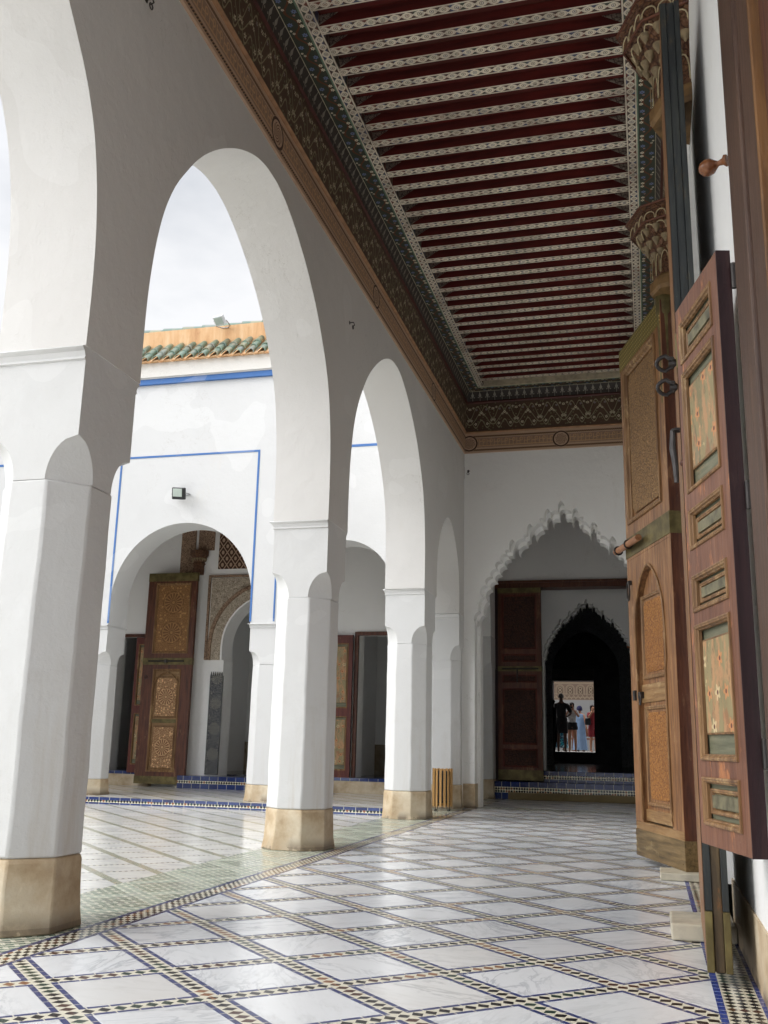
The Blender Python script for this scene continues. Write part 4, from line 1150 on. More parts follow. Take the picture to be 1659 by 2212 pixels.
# second leaf seen end on
lb = thing('carved_door_leaf', 'black painted big door leaf seen end on beside the purple shutter', 'door', (.247, 5.2, .05), dirz(-.028, -1.07), 'leaves of the big carved door')
W2 = 1.07
MB().box(0, W2-.0205, -.040, .040, 0, 4.24).build('leaf_board', M['wood_black'], lb, bevel=.004)
b = MB(); b.box(W2-.02, W2, -.044, -.016, .216, 4.24); b.box(W2-.02, W2+.004, .020, .044, .216, 4.24); b.box(W2-.02, W2-.004, -.0155, .0195, 1.2, 4.24)
b.build('edge_fillets', M['wood_black'], lb, bevel=.003)
b = MB(); b.box(W2-.02, W2-.005, -.0155, .0195, .0, 1.199)
b.build('worn_core', M['wood_blackworn'], lb, bevel=.003)
b = MB(); b.box(.02, W2+.001, -.0465, -.0452, .03, 4.2)
b.build('face_skin', M['wood_orange'], lb)
for ya_, yb_ in ((-.046, -.018), (.020, .046)): MB().box(W2-.05, W2+.007, ya_, yb_, 0, .215).build('brass_shoe', M['brass'], lb, bevel=.003)
MB().box(W2-.10, W2+.007, -.048, .046, 2.40, 2.56).build('brass_strap', M['brass_dark'] if 'brass_dark' in M else M['brass'], lb, bevel=.003)
def loop_handle(z, par):
    b = MB(); pts = []
    for a in range(18):
        th = a*2*PI/18; r_ = .040+.012*math.cos(th)
        pts.append((W2-.03+.022*math.sin(th), -.085-.045*math.cos(th)-(.012 if abs(th-PI) < .8 else 0), z+.030*math.sin(th)*(.9 if math.cos(th) > 0 else .5)))
    b.tube(pts, .009, 7, closed=True); b.lathe([(.016, 0), (.016, .03)], (W2-.03, -.05, z), (0, -1, 0), 8)
    return b.build('loop_handle', M['iron'], par, smooth=40)
loop_handle(2.44, lb); loop_handle(2.33, lb)
b = MB(); b.tube([(W2-.02+.02*math.cos(a*PI/6), -.06+.02*math.sin(a*PI/6), 2.13) for a in range(12)], .006, 6, closed=True)
b.tube([(W2-.02, -.075, 2.13), (W2-.02, -.080, 2.05), (W2-.02, -.072, 1.98), (W2-.02, -.070, 1.90)], [.012, .014, .013, .010], 8)
b.build('hasp', M['iron'], lb, smooth=40)
# pivot stones
s = MB().box(-.17, .17, -.17, .17, 0, .048).build('pivot_stone', M['stone'], bevel=.006); s.location = (.20, 7.42, .002)
tag(s, 'pale marble pivot slab under the foot of the orange carved door leaf', 'stone slab', 'pivot stones of the big door')
s = MB().box(-.14, .15, -.19, .19, 0, .075).build('pivot_stone', M['stone'], bevel=.008); s.location = (.20, 5.22, .002)
tag(s, 'thick pale marble pivot block standing out beside the black door edge', 'stone slab', 'pivot stones of the big door')

# shutter
def shutter(name, label, loc, rz, L, H, T, panels, frame, edge, group=None, big='painted', small='greygreen'):
    t = thing(name, label, 'shutter', loc, rz, group)
    yf = T/2; u0, u1 = .075, L-.06
    holes = [(u0, u1, a, b_) for a, b_, _ in panels]
    plate([0.004, L], [0, H], holes, -yf, yf).build('frame', frame, t, bevel=.003)
    MB().box(0, .0038, -yf, yf, 0, H).build('edge', edge, t)
    for (a, b_, kind_) in panels:
        p = MB().box(u0, u1, -yf+.004, yf-.022, a, b_).build('panel', M[small], t)
        m_ = MB(); moulding(m_, (u0, u1, a, b_), yf, .5); m_.build('moulding', M['wood_mould'], t)
        if kind_ == 'big':
            MB().box(u0+.028, u1-.028, yf-.0215, yf-.012, a+.085, b_-.055).build('painted_field', M[big], p, bevel=.002)
            q = MB(); moulding(q, (u0+.026, u1-.026, a+.083, b_-.053), yf-.018, .35); q.build('inner_moulding', M['wood_mould'], p)
        else:
            q = MB(); moulding(q, (u0+.030, u1-.030, a+(b_-a)*.25, b_-(b_-a)*.25), yf-.018, .45); q.build('inner_moulding', M['wood_mould'], p)
            MB().box(u0+.045, u1-.045, yf-.0215, yf-.012, a+(b_-a)*.36, b_-(b_-a)*.36).build('painted_field', M['greyfield'], p)
    return t
M['greyfield'] = simple('grey painted field', c255(124, 118, 92), .55, n=.3, sc=20)
sh = shutter('window_shutter', 'faded purple brown window shutter with floral painted panels, standing open beside the black door edge', (.300, 3.20, .548), dirz(-.121, .478), .493, 1.955, .048,
             [(.07, .215, 's'), (.28, .73, 'big'), (.785, .905, 's'), (1.01, 1.145, 's'), (1.22, 1.67, 'big'), (1.72, 1.87, 's')], M['wood_purple'], M['wood_dark'])
def knob(par, c, axis, k, mat):
    return MB().lathe([(.001, 0), (.020*k, .001), (.022*k, .008*k), (.012*k, .018*k), (.009*k, .034*k), (.016*k, .044*k), (.028*k, .058*k), (.031*k, .074*k), (.026*k, .092*k), (.014*k, .103*k), (.001, .105*k)], c, axis, 20).build('knob', mat, par, smooth=60)
knob(sh, (.493, .0, 1.36), (1, .2, 0), .50, M['wood_knob'] if 'wood_knob' in M else M['wood_brown'])
for z in (1.86, .3, 1.1): MB().lathe([(.009, z-.045), (.009, z+.045)], (-.004, -.03, 0), (0, 0, 1), 10).build('hinge', M['iron'], sh, smooth=40)

# window in the right wall
wf_ = thing('window_frame', 'tall dark brown wooden window frame at the right edge with a round knob', 'window frame', (.36, 3.10, .50))
b = MB(); b.box(-.030, .06, -.05, .0, 0, 4.1); b.build('outer_jamb', M['wood_frame'], wf_, bevel=.006)
b = MB(); b.box(-.040, .05, -.40, -.0505, 0, 4.1); b.build('jamb', M['wood_frame'], wf_, bevel=.008)
b = MB(); b.box(-.026, .05, -.70, -.4005, 0, 4.1); b.build('inner_jamb', M['wood_frame'], wf_, bevel=.008)
b = MB(); b.box(-.036, .04, -.725, -.7005, 0, 4.1); b.build('gilt_fillet', wood('dull gilt fillet', [c255(84, 54, 28), c255(124, 84, 42), c255(140, 98, 54)], .5), wf_, bevel=.004)
b = MB(); b.box(-.010, .06, -.95, -.7255, 0, 4.1); b.build('shutter_stile', M['wood_brown'], wf_, bevel=.006)
MB().box(0, .10, -1.55, -.9505, 0, .08).build('sill', M['wood_brown'], wf_, bevel=.005)
MB().box(0, .10, -1.55, -.9505, 4.02, 4.1).build('head', M['wood_brown'], wf_, bevel=.005)
MB().box(.06, .10, -1.50, -.9505, .081, 4.019).build('closed_leaf', M['wood_dark'], wf_)
M['wood_knob'] = wood('polished cedar knob', [c255(92, 52, 28), c255(132, 82, 48), c255(156, 104, 66)], .25, wear=.1)
knob(wf_, (-.035, .0, 2.28), (-1, .55, 0), .95, M['wood_knob'])

# corbels over the door pivots
def corbel(name, label, cy):
    t = thing(name, label, 'corbel', (.36, cy, 4.33), 0, 'muqarnas corbels above the big door')
    def hr(r_, z, n=5):
        pts = []
        for i in range(n):
            a = PI/2+PI*i/(n-1)
            pts.append((r_*math.cos(a)/math.cos(PI/8)*.89, r_*math.sin(a)/math.cos(PI/8)*.89, z))
        return pts
    def solid(nm, prof, mat):
        b = MB(); b.loft([hr(r_, z) for z, r_ in prof]); return b.build(nm, mat, t)
    solid('foot', [(0, .22), (.03, .235), (.10, .235), (.125, .21)], M['corb_base'])
    solid('drum', [(.126, .205), (.34, .205), (.36, .22)], M['corb_paint'])
    solid('bell', [(.361, .21), (.44, .27), (.50, .31), (.52, .345)], M['corb_paint'])
    solid('cap', [(.521, .37), (.60, .37), (.602, .385), (.625, .385), (.626, .40), (.655, .40)], M['corb_paint'])
    fan = MB(); sh_ = MB(); arc = MB()
    for tier, (r_, z, s_) in enumerate(((.214, .315, .05), (.262, .40, .052), (.322, .475, .05))):
        for i in range(9 if tier else 7):
            m_ = 9 if tier else 7
            a = PI/2+PI*(i+.5*(tier % 2)+.25)/(m_)
            cx, cy_l = r_*math.cos(a), r_*math.sin(a)
            if cx > 0: continue
            fan.lathe([(.003, -s_*.75), (.008, -s_*.6), (s_*.40, -.006), (s_*.62, .016), (s_*.66, .022)], (cx*.88, cy_l*.88, z), (0, 0, 1), 10)
            if tier == 0: MB().lathe([(.0045, -.17), (.004, -.03)], (cx, cy_l, z), (0, 0, 1), 6).build('colonnette', M['corb_cream'], t, smooth=40)
    def rp(r_, a): return r_*.89/math.cos(((a-PI/2) % (PI/4))-PI/8)+.004
    for r_, z, w_, h_, m_ in ((.37, .528, .105, .062, 12), (.300, .455, .12, .055, 10), (.206, .145, .14, .17, 8)):
        for i in range(m_):
            a0 = PI/2+PI*(i+.5)/m_; ap_ = []
            for q in range(9):
                th = PI*q/8; a = a0-w_*math.cos(th)*(PI/m_)/(2*w_)*.9
                rr_ = rp(r_+(.035*math.sin(th) if r_ == .300 else 0), a)
                ap_.append((rr_*math.cos(a), rr_*math.sin(a), z+h_*math.sin(th)**.7))
            if max(p_[0] for p_ in ap_) < 0: MB().tube(ap_, .0045, 5).build('cell_arch', M['corb_line'], t, smooth=40)
    fan.build('palmette_cells', M['corb_cream'], t, smooth=40)
    rope = MB()
    for zz, rr in ((.640, .405), (.522, .368)):
        rope.tube([(x, y, zz) for x, y, _ in hr(rr, 0)], .010, 6)
    rope.build('rope_moulding', M['wood_brown'], t, smooth=40)
    return t
M['corb_paint'] = carved('brown painted muqarnas', c255(66, 38, 26), c255(120, 84, 58), 24)
M['corb_line'] = simple('cream painted line', c255(192, 176, 140), .55, n=.15, sc=30)
M['corb_base'] = simple('flaking ochre corbel foot', c255(128, 98, 60), .6, n=.25, sc=14)
M['corb_cream'] = simple('cream painted cells', c255(140, 122, 92), .55, n=.2, sc=30)
corbel('muqarnas_corbel', 'lower painted muqarnas corbel, holding the top of the orange carved door leaf', 7.40)
corbel('muqarnas_corbel', 'upper painted muqarnas corbel near the top edge beside the black door leaf', 5.17)

# ------------------------------------------------------------------ far gallery doors
rd = thing('rosette_door_leaf', 'tall brown door leaf with gilded rosette panels and brass straps in the far gallery', 'door', (-7.462, 15.36, .137), PI)
Wd, Hd, Td = .915, 3.54, .07; yf = Td/2
hs = [(.10, .75, 2.16, 3.36), (.20, .70, .20, 1.88)]
plate([0, Wd], [0, Hd], hs, -yf, yf).build('frame', M['wood_red2'] if 'wood_red2' in M else M['wood_brown'], rd, bevel=.003)
b = MB(); moulding(b, hs[0], yf, .9); moulding(b, hs[1], yf, .9); b.build('moulding', M['wood_mould'], rd)
MB().box(hs[0][0], hs[0][1], -yf+.005, yf-.02, hs[0][2], hs[0][3]).build('rosette_panel', M['ros_up'], rd)
wk = MB().box(hs[1][0], hs[1][1], -yf+.005, yf-.025, hs[1][2], hs[1][3]).build('wicket', M['wood_rail'], rd)
for a, c_ in ((1.10, 1.74), (.26, .92)):
    MB().box(.26, .63, yf-.0245, yf-.012, a, c_).build('carved_panel', M['ros_low'], wk)
    q = MB(); moulding(q, (.245, .645, a-.015, c_+.015), yf-.02, .6); q.build('moulding', M['wood_mould'], wk)
MB().box(.205, .695, yf-.0245, yf-.008, .99, 1.05).build('brass_rail', M['brass'], wk)
b = MB(); ar = arch_pts(.45, .245, 1.45, .38); b.tube([(x, yf+.004, z) for x, z in ar], .012, 6); b.build('arch_moulding', M['wood_mould'], rd, smooth=40)
for z0_, z1_, nm in ((1.96, 2.075, 'brass_strap'), (3.40, 3.545, 'top_band'), (-.004, .12, 'foot_band')): MB().box(-.004, Wd+.004, -yf-.004, yf+.004, z0_, z1_).build(nm, M['brass'], rd, bevel=.002)
b = MB(); b.tube([(.14, yf+.03, 2.02), (.80, yf+.03, 2.02)], .013, 8); b.box(.45, .49, yf, yf+.045, 1.995, 2.045); b.build('bolt', M['iron'], rd, smooth=40)
b = MB(); b.tube([(.83+.025*math.cos(a*PI/6), yf+.012, 1.75+.025*math.sin(a*PI/6)) for a in range(12)], .006, 6, closed=True); b.build('knocker_ring', M['iron'], rd, smooth=40)
s = MB().box(-.12, .12, -.10, .10, 0, .03).build('pivot_stone', M['stone'], bevel=.004); s.location = (-7.47, 15.36, .089); tag(s, 'small pale slab under the foot of the rosette door leaf', 'stone slab')
GP = 'painted shutters of the far gallery doorways'
shutter('painted_shutter', 'red brown shutter with floral panels half hidden behind the rosette door leaf', (-8.10, 15.50, .30), PI+.06, .50, 2.28, .04,
        [(.14, .98, 'big'), (1.12, 2.16, 'big')], M['wood_red'], M['wood_dark'], GP)
shutter('painted_shutter', 'red brown shutter with floral panels beside the middle octagonal column', (-4.665, 15.50, .30), PI, .50, 2.30, .04,
        [(.14, .98, 'big'), (1.12, 2.16, 'big')], M['wood_red'], M['wood_dark'], GP)
# wooden bracket capital in the far gallery
t = thing('wooden_capital', 'small dark carved wooden capital on the far gallery wall above the rosette door', 'corbel', (-7.55, 15.6, 3.68))
MB().lathe([(.09, 0), (.10, .02), (.10, .17), (.12, .19), (.10, .21), (.12, .26), (.16, .33), (.17, .34), (.17, .42)], (0, -.06, 0), (0, 0, 1), 8).build('capital', M['corb_paint'], t)
b = MB()
for i in range(10):
    a = PI+PI*i/9; b.lathe([(.004, -.05), (.02, .0), (.024, .01)], (.125*math.cos(a), -.06+.125*math.sin(a), .27), (0, 0, 1), 8)
b.build('palmette_cells', M['corb_cream'], t)

# ------------------------------------------------------------------ end doorway leaves
def panel_door(name, label, loc, rz, W_, H_, T_, panels, fm, pm, strap=None, group=None):
    t = thing(name, label, 'door', loc, rz, group); yf = T_/2
    holes = [(.09, W_-.08, a, b_) for a, b_ in panels]
    plate([0, W_], [0, H_], holes, -yf, yf).build('frame', fm, t, bevel=.003)
    for h in holes:
        MB().box(h[0], h[1], -yf+.004, yf-.018, h[2], h[3]).build('panel', pm, t)
        q = MB(); moulding(q, h, yf, .8); q.build('moulding', M['wood_red'], t)
    if strap:
        MB().box(-.003, W_+.003, -yf-.004, yf+.004, strap[0], strap[1]).build('brass_strap', M['brass'], t)
        b = MB(); zc = (strap[0]+strap[1])/2; b.tube([(.05, yf+.03, zc), (W_-.08, yf+.03, zc)], .014, 8); b.tube([(W_*.55, yf+.035, zc), (W_*.55, yf+.04, zc-.24)], .012, 8)
        b.build('bolt', M['iron'], t, smooth=40)
        MB().box(-.003, W_+.003, -yf-.003, yf+.003, H_-.09, H_+.002).build('top_band', M['brass'], t)
        MB().box(-.003, W_+.003, -yf-.003, yf+.003, 0, .17).build('foot_band', M['brass'], t)
    return t
GD = 'leaves of the end doorway'
panel_door('red_door_leaf', 'dark red carved door leaf with black bolt, left side of the end doorway', (-1.79, 17.44, .31), PI-.05, .77, 3.33, .06,
           [(.22, .52), (.60, 1.55), (1.66, 1.79), (2.02, 2.15), (2.24, 3.20)], M['wood_brown'], M['carve_red'], (1.85, 1.94), GD)
pr = panel_door('red_door_leaf', 'faded pinkish leaf of the end doorway, half hidden by the orange carved door', (.20, 17.42, .31), dirz(-.45, -.62), .76, 3.30, .06,
           [(.22, 1.5), (1.66, 3.1)], M['wood_purple'], M['carve_red'], None, GD)
knob(pr, (.80, .0, 2.2), (1, 0, 0), .6, M['wood_knob'])

# ------------------------------------------------------------------ bin
bn = thing('slatted_bin', 'slatted pale wooden litter bin standing between two white columns', 'bin', (-2.765, 13.60, 0))
slat = None
for i in range(15):
    a = 2*PI*i/15+.1
    if slat is None:
        o = MB().box(-.0155, .0155, -.007, .007, 0, .50).build('slat', M['wood_bin'], bn, bevel=.004); slat = o.data
        src = o
    else:
        o = src.copy(); COL.objects.link(o); o.parent = bn
    r_ = .132
    o.location = (r_*math.cos(a), r_*math.sin(a), .052+random.uniform(-.004, .004)); o.rotation_euler = (0, 0, a+PI/2)
b = MB()
for z_, r_ in ((.12, .118),): b.tube([(r_*math.cos(2*PI*k/24), r_*math.sin(2*PI*k/24), z_) for k in range(24)], .005, 6, closed=True)
for k in range(4):
    a = PI/4+PI/2*k; b.tube([(.115*math.cos(a), .115*math.sin(a), .12), (.115*math.cos(a), .115*math.sin(a), .02), (.13*math.cos(a), .13*math.sin(a), .006), (.13*math.cos(a+.35), .13*math.sin(a+.35), .006)], .005, 6)
b.build('metal_frame', M['black_metal'], bn, smooth=40)
MB().lathe([(.10, .10), (.112, .52)], (0, 0, 0), (0, 0, 1), 20).build('liner', M['liner'], bn, smooth=40)

# ------------------------------------------------------------------ lamps and hooks
fl = thing('floodlight', 'black square floodlight on the white courtyard wall above the arch', 'floodlight', (-6.36, 12.45, 4.27))
b = MB(); b.box(-.11, .11, -.03, .03, -.085, .085); body = b.build('housing', M['black_metal'], fl, bevel=.012)
body.location = (0, -.16, 0); body.rotation_euler = (R(14), R(8), R(-14))
g_ = MB().box(-.085, .085, -.036, -.0305, -.045, .07).build('glass', M['lens'], fl, bevel=.003); g_.location = (0, -.16, 0); g_.rotation_euler = (R(14), R(8), R(-14))
b = MB(); b.tube([(-.115, -.15, 0), (-.125, -.06, .01), (-.10, -.008, .02), (.10, -.008, .02), (.125, -.06, .01), (.115, -.15, 0)], .008, 6); b.build('bracket', M['steel'], fl, smooth=40)
wl_ = thing('floodlight', 'small white floodlight on the orange parapet above the green tiles', 'floodlight', (-6.02, 12.75, 6.98))
o = MB().box(-.09, .09, -.03, .03, -.075, .075).build('housing', M['white_paint'], wl_, bevel=.012); o.location = (0, -.22, .03); o.rotation_euler = (R(48), 0, R(-12))
o = MB().box(-.07, .07, -.035, -.0302, -.055, .055).build('glass', M['lens'], wl_); o.location = (0, -.22, .03); o.rotation_euler = (R(48), 0, R(-12))
b = MB(); b.tube([(-.10, -.2, .03), (-.11, -.08, 0), (-.05, -.006, 0), (.05, -.006, 0), (.11, -.08, 0), (.10, -.2, .03)], .008, 6); b.build('bracket', M['steel'], wl_, smooth=40)
def hook(loc, n_, label):
    t = thing('wall_hook', label, 'hook', loc, 0, 'old iron hooks left in the walls')
    b = MB(); nx_, ny_ = n_
    b.tube([(0, 0, 0), (nx_*.04, ny_*.04, 0), (nx_*.05, ny_*.05, -.03), (nx_*.03, ny_*.03, -.04)], .005, 6)
    b.lathe([(.02, 0), (.014, .004), (.007, .006)], (0, 0, 0), (nx_, ny_, 0), 10)
    b.build('hook', M['iron'], t, smooth=40)
    b = MB(); b.tube([(nx_*.035+.0, ny_*.035, -.03+.02*math.cos(a*PI/5)) if False else (nx_*.035+ny_*.018*math.sin(a*PI/5), ny_*.035+nx_*.018*math.sin(a*PI/5), -.05+.018*math.cos(a*PI/5)) for a in range(10)], .004, 5, closed=True); b.build('ring', M['iron'], t)
hook((-2.613, 8.25, 4.75), (1, 0), 'small iron hook high on the arcade wall between the two tallest arches')
hook((-2.613, 4.22, 4.95), (1, 0), 'iron hook on the arcade wall at the top edge of the photo')
hook((-2.55, 14.348, 4.98), (0, -1), 'small iron hook in the chipped corner of the end wall under the inscription band')

# ------------------------------------------------------------------ people
def skin_mesh(name, joints, edges, mat, parent, root=0, sub=2):
    me = bpy.data.meshes.new(name); me.from_pydata([j[0] for j in joints], edges, [])
    o = bpy.data.objects.new(name, me); COL.objects.link(o)
    md = o.modifiers.new('skin', 'SKIN'); md.use_smooth_shade = True; md.branch_smoothing = .3
    sv = me.skin_vertices[0].data if me.skin_vertices else None
    if sv is None:
        return o
    for i, j in enumerate(joints):
        r_ = j[1]; sv[i].radius = (r_, r_) if not isinstance(r_, tuple) else r_
        sv[i].use_root = (i == root)
    s2 = o.modifiers.new('sub', 'SUBSURF'); s2.levels = sub; s2.render_levels = sub
    dg = bpy.context.evaluated_depsgraph_get(); dg.update()
    nm = bpy.data.meshes.new_from_object(o.evaluated_get(dg)); o.modifiers.clear(); o.data = nm
    nm.materials.clear(); nm.materials.append(mat)
    for p in nm.polygons: p.use_smooth = True
    nm.name = name; o.parent = parent
    return o
def J(d):  # helper: dict of joints -> list & index
    names = list(d); return names, [d[k] for k in names]
def figure(label, loc, rz, H, skin, pose, shirt=None, shorts=None, hair=None, robe=None, shoes=None, hairlen=.0, cap=None):
    k = H/1.75
    t = thing('person', label, 'person', loc, rz, None)
    # facing local -y
    j = {
     'pelvis': ((0, 0, .96), (.135, .10)), 'waist': ((0, .0, 1.10), (.12, .09)), 'chest': ((0, -.005, 1.30), (.145, .105)), 'neckb': ((0, .0, 1.44), (.075, .07)),
     'neck': ((0, 0, 1.52), .05), 'head': ((0, -.012, 1.60), (.068, .078)), 'crown': ((0, -.008, 1.69), (.062, .075)), 'nose': ((0, -.105, 1.615), .012),
     'lsh': ((.17, 0, 1.41), .055), 'rsh': ((-.17, 0, 1.41), .055),
     'lhip': ((.085, 0, .90), .095), 'rhip': ((-.085, 0, .90), .095), 'lkn': ((.10, -.02, .50), .058), 'rkn': ((-.10, -.02, .50), .058),
     'lcalf': ((.105, .01, .34), .055), 'rcalf': ((-.105, .01, .34), .055), 'lan': ((.105, .02, .09), .036), 'ran': ((-.105, .02, .09), .036),
     'lheel': ((.105, .03, .035), .035), 'rheel': ((-.105, .03, .035), .035), 'ltoe': ((.12, -.13, .03), .032), 'rtoe': ((-.12, -.13, .03), .032)}
    for sd_, sg in (('l', 1), ('r', -1)):
        e, w, h = pose[sd_]
        j[sd_+'el'] = (e, .042); j[sd_+'wr'] = (w, .028); j[sd_+'pa'] = (h, (.038, .022))
        hv = (Vector(h)-Vector(w)).normalized(); sdv = hv.cross(Vector((0, 1, 0)));
        if sdv.length < .1: sdv = Vector((1, 0, 0))
        sdv.normalize(); lens_ = (.07, .08, .075, .06); 
        for f_ in range(4):
            base = Vector(h)+hv*.03+sdv*(.028-.019*f_)
            j[f'{sd_}f{f_}'] = (tuple(base), .0095); tip = base+hv*lens_[f_]*.55+Vector((0, -.012, -.008)); j[f'{sd_}t{f_}'] = (tuple(tip+hv*lens_[f_]*.3+Vector((0, -.012, 0))), .0075)
        tb = Vector(w)+hv*.03+sdv*.03; j[sd_+'th'] = (tuple(tb), .012); j[sd_+'tt'] = (tuple(tb+hv*.045+sdv*.022), .009)
    names = list(j); idx = {n_: i for i, n_ in enumerate(names)}
    E_ = [('pelvis', 'waist'), ('waist', 'chest'), ('chest', 'neckb'), ('neckb', 'neck'), ('neck', 'head'), ('head', 'crown'), ('head', 'nose'),
          ('neckb', 'lsh'), ('neckb', 'rsh'), ('pelvis', 'lhip'), ('pelvis', 'rhip')]
    for s_ in 'lr':
        E_ += [(s_+'hip', s_+'kn'), (s_+'kn', s_+'calf'), (s_+'calf', s_+'an'), (s_+'an', s_+'heel'), (s_+'heel', s_+'toe'), (s_+'sh', s_+'el'), (s_+'el', s_+'wr'), (s_+'wr', s_+'pa'), (s_+'wr', s_+'th'), (s_+'th', s_+'tt')]
        for f_ in range(4): E_ += [(s_+'pa', f'{s_}f{f_}'), (f'{s_}f{f_}', f'{s_}t{f_}')]
    def sc(p): return tuple(c*k for c in p)
    def sr(r_): return tuple(c*k for c in r_) if isinstance(r_, tuple) else r_*k
    skin_mesh('body', [(sc(j[n_][0]), sr(j[n_][1])) for n_ in names], [(idx[a], idx[b_]) for a, b_ in E_], skin, t, 0, 1)
    def shell(nm, part, edges, mat, grow):
        ids = {n_: i for i, n_ in enumerate(part)}
        jj = []
        for n_ in part:
            r_ = j[n_][1]; r_ = tuple((c+grow)*k for c in r_) if isinstance(r_, tuple) else (r_+grow)*k
            jj.append((sc(j[n_][0]), r_))
        return skin_mesh(nm, jj, [(ids[a], ids[b_]) for a, b_ in edges], mat, t, 0, 2)
    if shirt: shell('shirt', ['chest', 'waist', 'neckb', 'lsh', 'rsh', 'lel', 'rel', 'pelvis'], [('chest', 'waist'), ('waist', 'pelvis'), ('chest', 'neckb'), ('neckb', 'lsh'), ('neckb', 'rsh'), ('lsh', 'lel'), ('rsh', 'rel')], shirt, .024)
    if shorts:
        mat, longer = shorts
        zz = .55 if longer else .76
        b = MB()
        for sg in (1, -1):
            rr = []
            for z_, r_ in ((1.02, .125), (.93, .13), (.84, .115), (zz, .105)):
                cx = sg*(.055 if z_ > .9 else .09)
                rr.append([(k*(cx+r_*math.cos(a*PI/7)*.95), k*(r_*.9*math.sin(a*PI/7)), k*z_) for a in range(14)])
            b.loft(rr)
        b.build('shorts', mat, t, smooth=60)
    if robe:
        b = MB(); rr = []
        for z_, rx, ry in ((1.45, .12, .09), (1.42, .19, .12), (1.25, .21, .15), (1.0, .20, .16), (.6, .24, .19), (.25, .28, .22), (.06, .30, .24)):
            rr.append([(k*rx*(1+.05*math.sin(a*7*PI/12))*math.cos(a*PI/12), k*ry*(1+.05*math.sin(a*7*PI/12))*math.sin(a*PI/12), k*z_) for a in range(24)])
        b.loft(rr); b.build('robe', robe, t, smooth=60)
    if hair:
        b = MB(); rr = []
        for z_, r_ in ((1.745, .015), (1.735, .05), (1.70, .082), (1.65, .092), (1.61, .088)) + (((1.55, .085), (1.55-hairlen, .07)) if hairlen else ()):
            rr.append([(k*r_*math.cos(a*PI/8)*.92, k*(.028+(r_*math.sin(a*PI/8))*(1.0 if math.sin(a*PI/8) > 0 else (.95 if z_ > 1.69 else .1))), k*z_) for a in range(16)])
        b.loft(rr); b.build('hair', hair, t, smooth=60)
    if cap:
        b = MB(); b.lathe([(.11, 1.57), (.115, 1.64), (.10, 1.71), (.06, 1.755), (.01, 1.77)], (0, .01, 0), (0, 0, 1), 16)
        for q in range(len(b.v)): b.v[q] = tuple(c*k for c in b.v[q])
        b.build('head_wrap', cap, t, smooth=60)
    return t
SK = simple('skin', c255(176, 126, 98), .55, n=.05)
HA = simple('dark brown hair', c255(50, 30, 24), .5)
BK = simple('black cloth', (.012, .012, .014), .8); WH = simple('white cloth', c255(196, 196, 196), .8); NV = simple('navy cloth', c255(24, 24, 66), .8)
LB = simple('pale blue robe cloth', c255(112, 136, 166), .8, n=.08, sc=5); RD = simple('red cloth', c255(132, 34, 44), .8)
def patt():
    m = Mat('turquoise patterned skirt', .8, .2); n = m.noise(16, 3, .5, dist=1)
    m.color(m.mix(n.ss(.5, .55), c255(20, 60, 90), m.mix(m.noise(9, 3).gt(.5), c255(60, 160, 176), c255(170, 210, 216)))); return m.m
TQ = patt()
FZ = .762
down = {'l': ((.25, .02, 1.14), (.27, -.03, .90), (.27, -.05, .83)), 'r': ((-.25, .02, 1.14), (-.27, -.03, .90), (-.27, -.05, .83))}
front = {'l': ((.30, .0, 1.16), (.16, -.20, 1.08), (.08, -.24, 1.07)), 'r': ((-.30, .0, 1.16), (-.18, -.20, 1.06), (-.10, -.24, 1.05))}
phone = {'l': ((.24, -.14, 1.22), (.09, -.26, 1.46), (.055, -.28, 1.53)), 'r': ((-.24, -.14, 1.22), (-.09, -.26, 1.46), (-.055, -.28, 1.53))}
raised = {'l': ((.25, -.10, 1.22), (.22, -.22, 1.42), (.20, -.24, 1.50)), 'r': ((-.25, -.10, 1.25), (-.15, -.24, 1.48), (-.12, -.26, 1.55))}
def pos(px, Y_):   # photo column -> X on the line of sight at distance Y_ (used once to place people on the ground)
    return (px-1405.5)/2113.4*1.07*Y_
figure('man in black shirt and long shorts seen from behind in the inner doorway', (-2.69, 32.0, FZ), PI, 1.80, simple('shaded skin', c255(92, 62, 50), .6), front, BK, (BK, True), simple('cropped grey hair', c255(70, 64, 58), .6))
wmn = figure('woman in white top and black shorts holding a phone up to her face', (-2.55, 34.6, FZ), 0, 1.66, SK, phone, WH, (BK, False), HA, hairlen=.14)
ph = MB().box(-.038, .038, -.004, .004, -.075, .075).build('phone', M['black_metal'], bevel=.003); ph.location = (-2.55, 34.6-.30, FZ+1.50); tag(ph, 'small dark phone held up in both hands by the woman in the white top', 'phone')
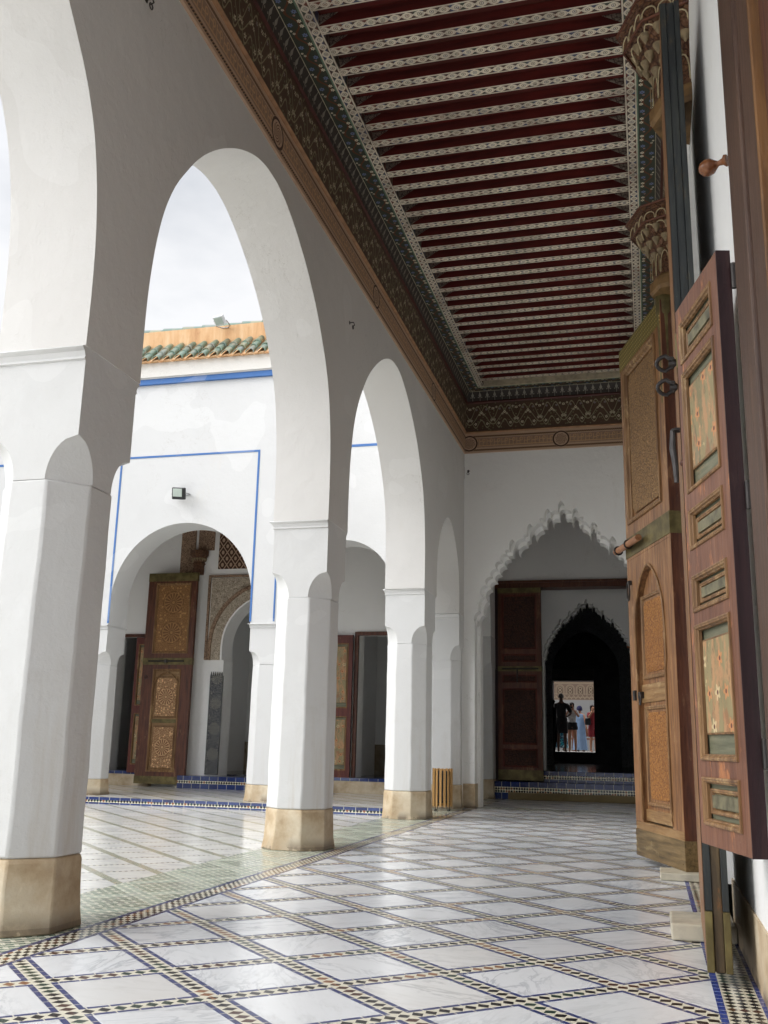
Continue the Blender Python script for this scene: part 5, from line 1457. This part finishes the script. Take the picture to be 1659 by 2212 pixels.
figure('person in a long pale blue robe and navy head wrap seen from behind', (-2.52, 38.0, FZ), PI-.4, 1.66, SK, down, None, None, None, LB, cap=NV)
figure('person in red at the right side of the inner doorway raising an arm', (-1.96, 36.5, FZ), .6, 1.66, SK, raised, RD, (RD, True), HA, hairlen=.1)
bg_ = MB().box(-.10, .10, -.04, .04, -.12, .12).build('handbag', BK, bevel=.03); bg_.location = (-2.13, 36.35, FZ+1.05); tag(bg_, 'small black handbag carried by the person in red', 'bag')
tq = figure('woman with a white top and turquoise patterned skirt left of the man in black', (-3.02, 35.6, FZ), .4, 1.56, SK, down, WH, None, None, None, cap=BK)
b = MB(); rr = []
for z_, r_ in ((.96, .14), (.85, .18), (.5, .22), (.12, .27)): rr.append([(r_*(1+.06*math.sin(a*6*PI/12))*math.cos(a*PI/12), r_*.85*math.sin(a*PI/12), z_) for a in range(24)])
b.loft(rr).build('skirt', TQ, tq, smooth=60)
bag = MB().lathe([(.02, -.14), (.12, -.12), (.15, -.02), (.11, .10), (.03, .16)], (0, 0, 0), (0, 0, 1), 14).build('shoulder_bag', simple('beige canvas', c255(200, 184, 150), .8)); bag.location = (-3.18, 35.35, FZ+.98); tag(bag, 'beige shoulder bag hanging beside the turquoise skirt', 'bag')
figure('dark figure leaning at the left edge of the inner doorway', (-2.52, 27.0, .47), 1.3, 1.74, simple('deep shade skin', c255(60, 42, 36), .6), down, BK, (BK, True), HA, hairlen=.1)
bt = thing('wooden_bench', 'brown wooden bench by the wall behind the person in red', 'bench', (-2.35, 43.5, FZ))
MB().box(-.9, .9, -.25, .25, .48, .55).build('seat', M['wood_brown'], bt, bevel=.01)
for sx_ in (-1, 1):
    for sy2 in (-1, 1): MB().box(sx_*.82-.04, sx_*.82+.04, sy2*.2-.04, sy2*.2+.04, 0, .479).build('leg', M['wood_brown'], bt)
MB().box(-.9, .9, .20, .25, .62, .95).build('backrest', M['wood_brown'], bt, bevel=.01)
b = MB()
for sx_ in (-.85, .85): b.box(sx_-.03, sx_+.03, .2, .25, .5505, .619)
b.build('back_post', M['wood_brown'], bt)
